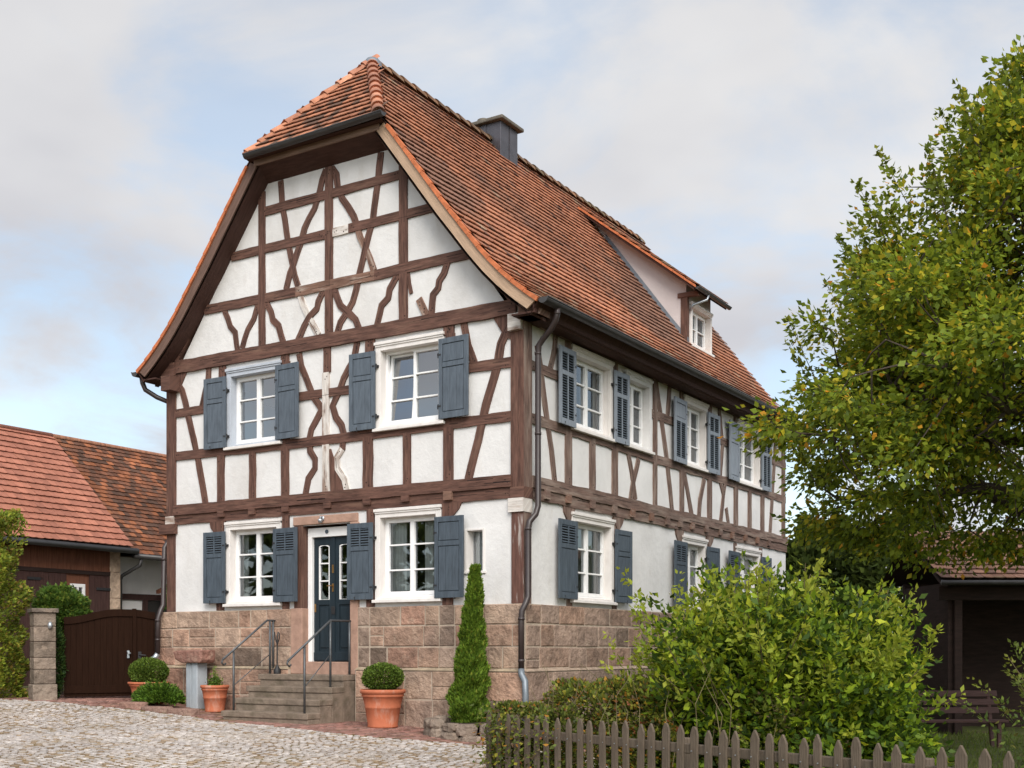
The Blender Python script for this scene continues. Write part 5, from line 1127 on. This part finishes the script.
HC = [(.125, .16, .03), (.18, .21, .036), (.08, .105, .025), (.33, .31, .045), (.45, .22, .035), (.34, .12, .05), (.19, .14, .075)]
hp = Vector((3.55, -4.55, -.38))
t = thing('mixed_hedge', 'low untidy hedge with orange and yellow leaves behind the fence left end', 'hedge', tuple(hp))
hedge_box(hp + fdir * -.02 - fn * .47, fdir, fn, 0, 1.05, .34, 1.20, 24000, .05, HC, (4, 3.4, 2, 1.6, .9, .4, 1), t, bump=.3, lump=2.6)
hedge_box(hp + fdir * .75 - fn * .95, fdir, fn, 0, 1.25, .40, 1.22, 13000, .05, HC, (4, 3.4, 1.6, .8, .1, .15, 2.8), t, name='rear_foliage', bump=.45, lump=2.6)
hedge_box(FA + fdir * .55 - fn * .17 + Vector((0, 0, -.4)), fdir, fn, 0, .68, .10, 1.0, 9000, .05, HC, (3, 3, 4, .5, .3, .2, 1.4), t, name='inner_foliage', bump=.15, lump=2.6)
n = 2300; uu = rng.uniform(-.12, 1.25, n); zz = rng.beta(1.7, 1.5, n) * 1.0 - .35
P = np.array(FA) + np.outer(uu, np.array(fdir)) + np.outer(rng.normal(.0, .06, n), np.array(fn)) + np.outer(zz, [0, 0, 1])
keep = rng.random(n) < (1 - np.clip((uu - .2) / 1.1, 0, .95)); P = P[keep]; n = len(P)
leaf_mesh('ivy', P, np.array(fn) * .6 + rng.normal(0, .6, (n, 3)) + np.array([0, 0, -.3]), rng.uniform(.03, .065, n), palette(n, HC, (4, 3, 3, 1.2, .8, .3, 2)), LEAF, t)
m = MB()
for i in range(34):
    p = hp + fdir * R.uniform(-1.1, 2.0) - fn * R.uniform(-.2, .9) + Vector((0, 0, R.uniform(.5, .9))); m.tube([p, p + Vector((R.uniform(-.1, .1), R.uniform(-.1, .1), .35)), p + Vector((R.uniform(-.2, .2), R.uniform(-.2, .2), R.uniform(.5, .75)))], [.0045, .004, .0015], 4)
m.build('stem', mk('dry_stem', (.15, .12, .06), .3), t)

def shoots(name_t, base, n_st, spread, hgt, leaf_n, size, cols, w, root, tilt=1.0, lo=.15, arch=.35, seed=3, upper=0.):
    """woody shrub: many stems arching out from the base, leaves set along each stem"""
    rs = np.random.default_rng(seed); PP = []; AA = []; SS = []; CCc = []; m = MB(); fac = []
    for i in range(n_st):
        az = rs.uniform(0, 2 * math.pi); inc = math.sqrt(rs.uniform(0.0, 1)) * tilt; L = hgt * rs.uniform(.55, 1.08) * (1 - .25 * inc)
        d = np.array([math.cos(az) * math.sin(inc) * spread[0], math.sin(az) * math.sin(inc) * spread[1], math.cos(inc)]); d /= np.linalg.norm(d)
        b = np.array(base) + np.array([rs.normal(0, .28) * spread[0], rs.normal(0, .28) * spread[1], 0]); pts = []
        K = 9; p = b.copy(); dd = d.copy()
        for k in range(K + 1):
            pts.append(p.copy()); p = p + dd * L / K; dd = dd + np.array([0, 0, -arch * inc * .12]) + rs.normal(0, .045, 3); dd /= np.linalg.norm(dd)
        if i % 3 == 0: m.tube([(base[0], base[1], base[2] - .05)] + [tuple(q) for q in pts], [.012] + [.012 * (1 - k / (K + 1.5)) + .002 for k in range(K + 1)], 4)
        s = rs.uniform(lo, 1, leaf_n) ** .75; idx = np.minimum((s * K).astype(int), K - 1); f = s * K - idx; pts = np.array(pts)
        q = pts[idx] * (1 - f)[:, None] + pts[idx + 1] * f[:, None]; ax = pts[idx + 1] - pts[idx]; ax /= np.linalg.norm(ax, axis=1, keepdims=True)
        off = rs.normal(0, 1, (leaf_n, 3)); off /= np.linalg.norm(off, axis=1, keepdims=True); spr = (.03 + .13 * (1 - s)) [:, None]
        PP.append(q + off * spr * rs.uniform(.2, 1, (leaf_n, 1))); AA.append(ax * .55 + off); SS.append(rs.uniform(.65, 1.25, leaf_n) * size * (1.1 - .35 * s))
        c = palette(leaf_n, cols, w, .25, rs); tip = np.clip((s - .72) / .28, 0, 1)[:, None] * rs.uniform(.2, 1); c = c * (1 - tip) + np.array([.34, .36, .045]) * tip * (.5 if base[0] > 6 else 1); CCc.append(c)
    m.build('stem', TWIG, root, recalc=False)
    P = np.concatenate(PP); ok = P[:, 2] > -.42
    return leaf_mesh('foliage', P[ok], np.concatenate(AA)[ok], np.concatenate(SS)[ok], np.concatenate(CCc)[ok], LEAF, root, rs=rs, aspect=.26)
BG = [(.155, .235, .015), (.235, .315, .019), (.07, .125, .013), (.38, .41, .028), (.032, .06, .009)]
bp = (5.25, -3.30, -.42)
t = thing('garden_bush', 'large bright yellow-green bush with upright shoots behind the picket fence', 'bush', bp)
shoots('b', (5.22, -3.42, -.42), 420, (1.0, 1.0), 2.68, 86, .102, BG, (4, 3.5, 2.5, 1.2, 1), t, tilt=.68, seed=5, lo=.28)
shoots('b', (4.68, -3.82, -.42), 45, (.8, .8), 2.5, 64, .085, BG, (4, 3.5, 2.5, 1.2, .6), t, tilt=.42, seed=15, lo=.25)
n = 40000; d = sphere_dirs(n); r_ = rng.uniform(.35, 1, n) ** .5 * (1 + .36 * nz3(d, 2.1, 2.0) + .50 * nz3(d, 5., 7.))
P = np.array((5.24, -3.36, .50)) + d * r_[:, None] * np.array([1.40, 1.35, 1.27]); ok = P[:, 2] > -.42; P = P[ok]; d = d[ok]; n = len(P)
leaf_mesh('inner_foliage', P, d * .7 + rng.normal(0, .7, (n, 3)) + np.array([0, 0, .2]), rng.uniform(.055, .115, n), palette(n, BG, (3, 1.6, 4.4, .4, 3.5), .3), LEAF, t, aspect=.27)  # leaf mix weighted darker to paint the shaded gaps inside the bush
t = thing('side_shrub', 'half-hidden loose green shrub with thin branches at the right edge before the bench', 'shrub', (7.0, -.1, -.42))
shoots('s', (7.95, .0, -.42), 110, (1, 1), 2.1, 70, .085, [(.13, .19, .045), (.18, .24, .05), (.09, .14, .04), (.24, .22, .06)], (3, 3, 2, .6), t, tilt=.62, seed=9, arch=.8)

# tree
tc = Vector((7.34, 2.23, 0)); TS = .842     # scale of the crown
tree = thing('broadleaf_tree', 'big broadleaf tree with green and yellowing leaves overhanging the house end on the right', 'tree', (tc.x, tc.y, -.42))
rs = np.random.default_rng(21); clumps = []; m = MB(); mtr = MB()
trunk = [(tc.x, tc.y, -.5), (tc.x + .05, tc.y, 1.0), (tc.x - .08, tc.y + .05, 2.6), (tc.x - .1, tc.y, 3.9), (tc.x + .05, tc.y, 5.6), (tc.x, tc.y, 7.4)]
mtr.tube(trunk, [.31, .24, .21, .17, .11, .04], 12)
ctr = np.array([tc.x, tc.y, 4.9])
CZ = [(1.21 + (a - 1.21) * TS, b * TS) for a, b in [(2.7, 1.6), (3.0, 3.0), (3.6, 4.2), (4.8, 4.6), (6.0, 4.1), (7.5, 3.45), (9.0, 2.6), (9.9, 1.7), (10.5, .9), (11.0, .1)]]
def crown_r(z):
    if z <= CZ[0][0] or z >= CZ[-1][0]: return .01
    for (a, b), (c, d) in zip(CZ, CZ[1:]):
        if z <= c: return b + (d - b) * (z - a) / (c - a)
def lump(az, z): return 1 + .17 * mn.noise((math.cos(az) * 1.5, math.sin(az) * 1.5, z * .55)) + .24 * mn.noise((math.cos(az) * 3.4 + 5, math.sin(az) * 3.4, z * 1.3))
def inside(q, k=1.): x, y = q[0] - tc.x, q[1] - tc.y; return math.hypot(x, y) < crown_r(q[2]) * lump(math.atan2(y, x), q[2]) * k
ends = []
for i in range(40):
    z0 = rs.uniform(2.7, 7.8); az = i * 2.4 + rs.uniform(-.3, .3); el = rs.uniform(.05, .9) * (z0 - 1) / 6
    q = np.array([tc.x - .05, tc.y, z0]); d = np.array([math.cos(az) * math.cos(el), math.sin(az) * math.cos(el), math.sin(el) + .15]); pts = [q.copy()]
    L = rs.uniform(2.5, 3.9) * (1 - max(0, z0 - 4.3) * .14); K = 6
    for k in range(K):
        d = d + rs.normal(0, .13, 3) + np.array([0, 0, .02]); d /= np.linalg.norm(d); q = q + d * L / K
        if k > 1 and not inside(q, .96): break
        pts.append(q.copy()); ends.append((q.copy(), d.copy(), k))
        if k >= 1:
            for _ in range(3):
                d2 = d + rs.normal(0, .65, 3); d2 /= np.linalg.norm(d2); q2 = q + d2 * rs.uniform(.5, 1.1)
                if not inside(q2, .97): continue
                m.tube([tuple(q), tuple((q + q2) / 2 + rs.normal(0, .05, 3)), tuple(q2)], [.026, .016, .005], 5); ends.append((q2, d2, 9))
    n_ = len(pts); m.tube([tuple(p) for p in pts], [.10 * (1 - k / (n_ + .2)) + .008 for k in range(n_)], 6)
EP = np.array([e[0] for e in ends])
mtr.build('trunk', BARK, tree, smooth=True, recalc=False)
# leaf clumps: around the branch ends and through the crown's volume, with gaps between
cand = [e[0] for e in ends if e[2] >= 2]
while len(cand) < 1300:
    z = rs.uniform(2.5, 9.75); az = rs.uniform(0, 2 * math.pi); rmax = crown_r(z) * lump(az, z)
    if rs.random() > rmax / 4.1: continue
    r_ = rmax * rs.uniform(.1, 1) ** .45; cand.append(np.array([tc.x + r_ * math.cos(az), tc.y + r_ * math.sin(az), z]))
cand = np.array(cand); gap = nz3(cand, .74, 17.); cand = cand[(gap > -.23) & (cand[:, 2] > 2.52)]
for c in cand:
    dd = np.linalg.norm(EP - c, axis=1); j = int(dd.argmin())
    if .12 < dd[j] < 1.5: q_ = EP[j] * .5 + c * .5 + rs.normal(0, .05, 3); m.tube([tuple(EP[j]), tuple(q_), tuple(c)], [.014, .010, .004], 4)
PP = []; AA = []; SS = []; CCc = []
for c in cand:
    k = int(rs.integers(95, 185)); sg = np.array([.21, .21, .125]) * rs.uniform(.75, 1.25); o = np.clip(rs.normal(0, 1, (k, 3)), -1.9, 1.9) * sg; out = (c - ctr); out /= np.linalg.norm(out) + 1e-6
    P = c + o; P[:, 2] -= .3 * (o[:, 0] ** 2 + o[:, 1] ** 2)
    PP.append(P); AA.append(o / sg * .5 + out * .5 + np.array([0, 0, -.25]) + rs.normal(0, .35, (k, 3))); SS.append(rs.uniform(.066, .122, k))
    hue = rs.random(); hgt = (c[2] - 2) / 7.6
    wts = [3.2, 2.4, 1.8, .35 + 1.6 * (hue > .72) + .8 * hgt, .10 + .35 * (hue > .88)]
    CCc.append(palette(k, [(.150, .205, .018), (.22, .27, .024), (.072, .11, .014), (.44, .39, .03), (.60, .30, .028)], wts, .25, rs))
# upright shoots that break the outline
for i in range(120):
    z = rs.uniform(2.9, 8.9); az = rs.uniform(0, 6.283); r_ = crown_r(z) * lump(az, z) * .93; b = np.array([tc.x + r_ * math.cos(az), tc.y + r_ * math.sin(az), z]); L = rs.uniform(.35, .85); ax = np.array([math.cos(az) * .45, math.sin(az) * .45, .9]); ax /= np.linalg.norm(ax); k = 60; m.tube([tuple(b - ax * .3), tuple(b + ax * L * .95)], [.008, .002], 4)
    s = rs.uniform(0, 1, k); P = b + np.outer(s * L, ax) + rs.normal(0, .075, (k, 3)) * (1.15 - s)[:, None]; PP.append(P); AA.append(rs.normal(0, 1, (k, 3)) + ax * .5); SS.append(rs.uniform(.065, .11, k)); CCc.append(palette(k, [(.15, .19, .02), (.22, .24, .026), (.09, .125, .016)], (2, 1, 2), .25, rs))
m.build('branch', BARK, tree, recalc=False)
leaf_mesh('crown', np.concatenate(PP), np.concatenate(AA), np.concatenate(SS), np.concatenate(CCc), LEAF, tree, rs=rs, aspect=.33)

# shed
S0, S1 = Vector((4.45, 8.27, 0)), Vector((9.1, 11.2, 0)); sx = (S1 - S0).normalized(); sn = Vector((sx.y, -sx.x, 0)); sl = (S1 - S0).length
def SH(u, n, z): p = S0 + sx * u + sn * n; return (p.x, p.y, z)
shed = thing('garden_shed', 'open dark wooden shed with a low grey-brown tiled roof behind the bench', 'shed', tuple((S0 + S1) / 2 + Vector((0, 0, -.42))))
m = MB(); m.fbox(SH, 0, sl, -2.6, -2.5, -.5, 2.6); m.fbox(SH, 0, .1, -2.5, 0, -.5, 2.5); m.fbox(SH, sl - .1, sl, -2.5, 0, -.5, 2.5)
m.build('wall', SHEDWOOD, shed)
m = MB(); m.fbox(SH, -.2, sl + .2, -.08, .08, 2.16, 2.42); m.build('beam', SHEDWOOD, shed, bevel=.01)
for u in (.1, 2.3, sl - .2): m = MB(); m.fbox(SH, u, u + .15, -.07, .07, -.5, 2.16); m.build('post', SHEDWOOD, shed, bevel=.01)
m = MB(); m.add([SH(-.3, .42, 2.50), SH(sl + .3, .42, 2.50), SH(sl + .3, -1.5, 3.55), SH(-.3, -1.5, 3.55), SH(-.3, .42, 2.44), SH(sl + .3, .42, 2.44), SH(sl + .3, -1.5, 3.48), SH(-.3, -1.5, 3.48), SH(-.3, -3.2, 2.6), SH(sl + .3, -3.2, 2.6)], [(0, 1, 2, 3), (4, 5, 6, 7), (0, 1, 5, 4), (0, 3, 7, 4), (1, 2, 6, 5), (3, 2, 9, 8)]); m.build('roof_deck', SHEDWOOD, shed, recalc=False)
m = MB(); P0 = Vector(SH(0, .45, 2.52)); P1 = Vector(SH(0, -1.5, 3.57)); U = (P1 - P0).normalized(); Nn = sx.cross(U); Nn = Nn if Nn.z > 0 else -Nn; s = 0; k = 0
while s < (P1 - P0).length - .1:
    u = -.3 + (k % 2) * .1
    while u < sl + .2:
        tile(m, P0 + U * s + sx * (u + .1), U, sx, Nn, .2, .36, .2, jit(R.choice([(.20, .11, .08), (.17, .10, .08), (.23, .125, .088)]), .75, 1.2), rb=True); u += .2
    s += .2; k += 1
m.build('roof_tiles', SHEDTILE, shed, recalc=False)
m = MB(); m.tube([SH(-.3, .48, 2.47), SH(sl + .3, .48, 2.47)], .05, 8); m.build('gutter', GUTTER, shed, smooth=True)
# bench
b0, b1 = Vector((4.30, 5.02, 0)), Vector((5.76, 6.06, 0)); bx = (b1 - b0).normalized(); bn = Vector((bx.y, -bx.x, 0)); bl = (b1 - b0).length
def BN(u, n, z): p = b0 + bx * u + bn * n; return (p.x, p.y, z - .42)
bench = thing('garden_bench', 'dark red-brown slatted garden bench standing in front of the open shed', 'bench', tuple((b0 + b1) / 2 + Vector((0, 0, -.42))))
for n_, z in ((.0, .42), (.11, .425), (.22, .42)): m = MB(); m.fbox(BN, 0, bl, n_, n_ + .095, z, z + .04); m.build('seat_slat', BENCHWOOD, bench, bevel=.006)
for i, z in enumerate((.56, .70, .84)):
    m = MB(); o = -.03 - .035 * i; m.add([BN(0, o, z), BN(bl, o, z), BN(bl, o - .03, z + .10), BN(0, o - .03, z + .10), BN(0, o - .035, z), BN(bl, o - .035, z), BN(bl, o - .065, z + .10), BN(0, o - .065, z + .10)], [(0, 1, 2, 3), (4, 5, 6, 7), (0, 1, 5, 4), (3, 2, 6, 7), (0, 3, 7, 4), (1, 2, 6, 5)]); m.build('backrest_slat', BENCHWOOD, bench, bevel=.006)
for u in (.12, bl - .18):
    m = MB(); m.fbox(BN, u, u + .06, .24, .30, 0, .42); m.fbox(BN, u, u + .06, -.04, .24, .36, .42); m.add([BN(u, .0, 0), BN(u + .06, .0, 0), BN(u + .06, .06, 0), BN(u, .06, 0), BN(u, -.18, .95), BN(u + .06, -.18, .95), BN(u + .06, -.13, .95), BN(u, -.13, .95)], [(0, 1, 2, 3), (4, 5, 6, 7), (0, 1, 5, 4), (1, 2, 6, 5), (2, 3, 7, 6), (3, 0, 4, 7)]); m.build('leg', BENCHWOOD, bench, bevel=.006)

# lawn grass around the bench and behind the fence
n = 26000; x = rng.uniform(2.6, 9.5, n); y = rng.uniform(-7, 9, n)
ok = ((y - FA.y) - (x - FA.x) * (FB.y - FA.y) / (FB.x - FA.x) > .05); x, y = x[ok], y[ok]; n = len(x)
P = np.stack([x, y, np.array([gz(a) for a in x]) - .03], 1)
stuff(leaf_mesh('grass', P, rng.normal(0, .35, (n, 3)) + np.array([0, 0, 1.]), rng.uniform(.05, .13, n), palette(n, [(.09, .13, .02), (.13, .17, .03), (.16, .15, .05)], (3, 3, 1)), GRASS, aspect=.06, upbias=.1), 'short uneven lawn grass under the bench and behind the picket fence', 'grass')
m = MB(); m.add([(2.2, -8, gz(2.2) - .024), (14, -8, gz(14) - .024), (14, 14, gz(14) - .024), (2.2, 14, gz(2.2) - .024)], [(0, 1, 2, 3)])
lx = list(np.arange(2.3, 14.1, .9)); m = MB(); ly = [-8, 14]; m.add([(x, y, gz(x) - .024) for y in ly for x in lx], [(i, i + 1, len(lx) + i + 1, len(lx) + i) for i in range(len(lx) - 1)])
structure(m.build('lawn', mk('lawn_soil_and_moss', (.085, .10, .028), .4, 5, rough=1, bump=.6, bscale=25, stains=[((.10, .075, .05), 1.3, .52, .7, .8, V3)]), recalc=False))

# trees further back at the right, seen only below the crown
for (x, y, r, h, lab) in ((.1, 14.4, 1.5, 4.3, 'dark green bush-like tree behind the far corner of the house'), (2.4, 13.6, 1.7, 4.2, 'dark green tree rising behind the shed roof, nearer the house'), (6.8, 16.5, 2.6, 4.2, 'dark green tree behind the right end of the shed')):
    t = thing('background_tree', lab, 'tree', (x, y, -.45), 'low trees behind the shed')
    bush_ball((x, y, h * .50), r, r, h * .52, 15000, .19, [(.06, .09, .02), (.09, .125, .024), (.045, .065, .016)], (3, 2, 2), t, bump=.35)
    m = MB(); m.tube([(x, y, -.5), (x, y, h * .6)], [.15, .07], 7); m.build('trunk', BARK, t)
# the wood across the street behind the viewer, which the front windows mirror
PP = []; AA = []
for i, (x, y, r_, h) in enumerate(((-26, -13, 3.4, 6.6), (-21, -18, 3.4, 6.0), (-17, -23, 3.2, 6.4), (-30, -7, 3.4, 6.8), (-13, -28, 3.2, 6.0), (-9, -31, 3.4, 6.8))):
    d = sphere_dirs(1500); PP.append(np.array((x, y, h * .5)) + d * (1 + .25 * nz3(d, 2, i))[:, None] * np.array([r_, r_, h * .52])); AA.append(d)
P = np.concatenate(PP); n = len(P)
stuff(leaf_mesh('woodland', P, np.concatenate(AA) + rng.normal(0, .5, (n, 3)), rng.uniform(.5, .9, n), palette(n, [(.07, .10, .02), (.11, .14, .03), (.05, .07, .015)], (3, 2, 2)), LEAF), 'green trees across the street mirrored in the front windows', 'trees')

# ------------------------------------------------------------------ light, sky, camera
SUN_EL, SUN_AZ = 40, 137     # azimuth clockwise from +Y: the sun stands before the gable front, to the right
sd = Vector((math.sin(rad(SUN_AZ)) * math.cos(rad(SUN_EL)), math.cos(rad(SUN_AZ)) * math.cos(rad(SUN_EL)), math.sin(rad(SUN_EL))))
sun = bpy.data.lights.new('sun', 'SUN'); sun.energy = 2.8; sun.angle = rad(36); sun.color = (1, .95, .88)
so = bpy.data.objects.new('sun', sun); COL.objects.link(so); so.rotation_euler = (-sd).to_track_quat('-Z', 'Y').to_euler(); so.location = (0, -20, 25)
w = bpy.data.worlds.new('World'); scene.world = w; w.use_nodes = True; nt = w.node_tree; nt.nodes.clear(); L = nt.links.new
out = N(nt, 'ShaderNodeOutputWorld'); bg = N(nt, 'ShaderNodeBackground'); bg.inputs['Strength'].default_value = .125
sky = N(nt, 'ShaderNodeTexSky'); sky.sky_type = 'NISHITA'; sky.sun_disc = False; sky.sun_elevation = rad(SUN_EL); sky.sun_rotation = rad(SUN_AZ); sky.air_density = 1.0; sky.dust_density = 1.0; sky.ozone_density = 1.2
tc_ = N(nt, 'ShaderNodeTexCoord'); sep = N(nt, 'ShaderNodeSeparateXYZ'); L(tc_.outputs['Generated'], sep.inputs[0])
def math_(op, a, b, clamp=False):
    n_ = N(nt, 'ShaderNodeMath', operation=op); n_.use_clamp = clamp
    for i, v in enumerate((a, b)):
        if isinstance(v, (int, float)): n_.inputs[i].default_value = v
        else: L(v, n_.inputs[i])
    return n_.outputs[0]
den = math_('ADD', math_('MAXIMUM', sep.outputs['Z'], 0.), .22)
cx_ = math_('DIVIDE', sep.outputs['X'], den); cy_ = math_('DIVIDE', sep.outputs['Y'], den)
cmb = N(nt, 'ShaderNodeCombineXYZ'); L(cx_, cmb.inputs[0]); L(cy_, cmb.inputs[1])
nz = N(nt, 'ShaderNodeTexNoise'); nz.inputs['Scale'].default_value = 1.9; nz.inputs['Detail'].default_value = 9; nz.inputs['Roughness'].default_value = .56; nz.inputs['Distortion'].default_value = .35
mp = N(nt, 'ShaderNodeMapping'); mp.inputs['Location'].default_value = (0, 0, 0); L(cmb.outputs[0], mp.inputs['Vector']); L(mp.outputs[0], nz.inputs['Vector'])
mr = N(nt, 'ShaderNodeMapRange'); mr.interpolation_type = 'SMOOTHSTEP'; mr.inputs['From Min'].default_value = .39; mr.inputs['From Max'].default_value = .60; mr.inputs['To Min'].default_value = .52; mr.inputs['To Max'].default_value = 1.; L(nz.outputs['Fac'], mr.inputs['Value'])
nz2 = N(nt, 'ShaderNodeTexNoise'); nz2.inputs['Scale'].default_value = 1.0; nz2.inputs['Detail'].default_value = 5; mp2 = N(nt, 'ShaderNodeMapping'); mp2.inputs['Location'].default_value = (9, 4, 0); L(cmb.outputs[0], mp2.inputs['Vector']); L(mp2.outputs[0], nz2.inputs['Vector'])
ramp = N(nt, 'ShaderNodeMapRange'); ramp.inputs['From Min'].default_value = .35; ramp.inputs['From Max'].default_value = .65; L(nz2.outputs['Fac'], ramp.inputs['Value'])
cc = N(nt, 'ShaderNodeMix', data_type='RGBA'); L(ramp.outputs[0], cc.inputs['Factor']); cc.inputs['A'].default_value = (4.15, 4.17, 4.45, 1); cc.inputs['B'].default_value = (6.25, 6.2, 6.15, 1)
mix = N(nt, 'ShaderNodeMix', data_type='RGBA'); L(mr.outputs[0], mix.inputs['Factor']); sk = N(nt, 'ShaderNodeVectorMath', operation='MULTIPLY'); L(sky.outputs[0], sk.inputs[0]); sk.inputs[1].default_value = (1.55, 1.66, 1.56); L(sk.outputs[0], mix.inputs['A']); L(cc.outputs['Result'], mix.inputs['B'])
# thin cloud glows around the veiled sun
vd = N(nt, 'ShaderNodeVectorMath', operation='DOT_PRODUCT'); L(tc_.outputs['Generated'], vd.inputs[0]); vd.inputs[1].default_value = tuple(sd)
glow = math_('ADD', math_('MULTIPLY', math_('POWER', math_('MAXIMUM', vd.outputs['Value'], 0.), 1.6), .9), 1.0)
hz = N(nt, 'ShaderNodeMapRange'); hz.inputs['From Min'].default_value = 0.; hz.inputs['From Max'].default_value = .42; hz.inputs['To Min'].default_value = 1.17; hz.inputs['To Max'].default_value = 1.; L(sep.outputs['Z'], hz.inputs['Value'])
gl_ = N(nt, 'ShaderNodeVectorMath', operation='SCALE'); L(mix.outputs['Result'], gl_.inputs[0]); L(math_('MULTIPLY', glow, hz.outputs[0]), gl_.inputs['Scale'])
L(gl_.outputs[0], bg.inputs['Color']); L(bg.outputs[0], out.inputs[0])

cam = bpy.data.cameras.new('camera'); co = bpy.data.objects.new('camera', cam); COL.objects.link(co)
co.location = (9.403, -15.35, 1.21); co.rotation_euler = (rad(90), 0, rad(32.0225)); cam.sensor_width = 36; cam.lens = 41.71; cam.shift_y = (650 - 384) / 1024; cam.clip_end = 2000; cam.clip_start = .1
scene.camera = co
scene.view_settings.view_transform = 'Standard'; scene.view_settings.look = 'None'; scene.view_settings.exposure = .2; scene.view_settings.gamma = 1
scene.cycles.max_bounces = 6; scene.cycles.transparent_max_bounces = 12; scene.cycles.diffuse_bounces = 3
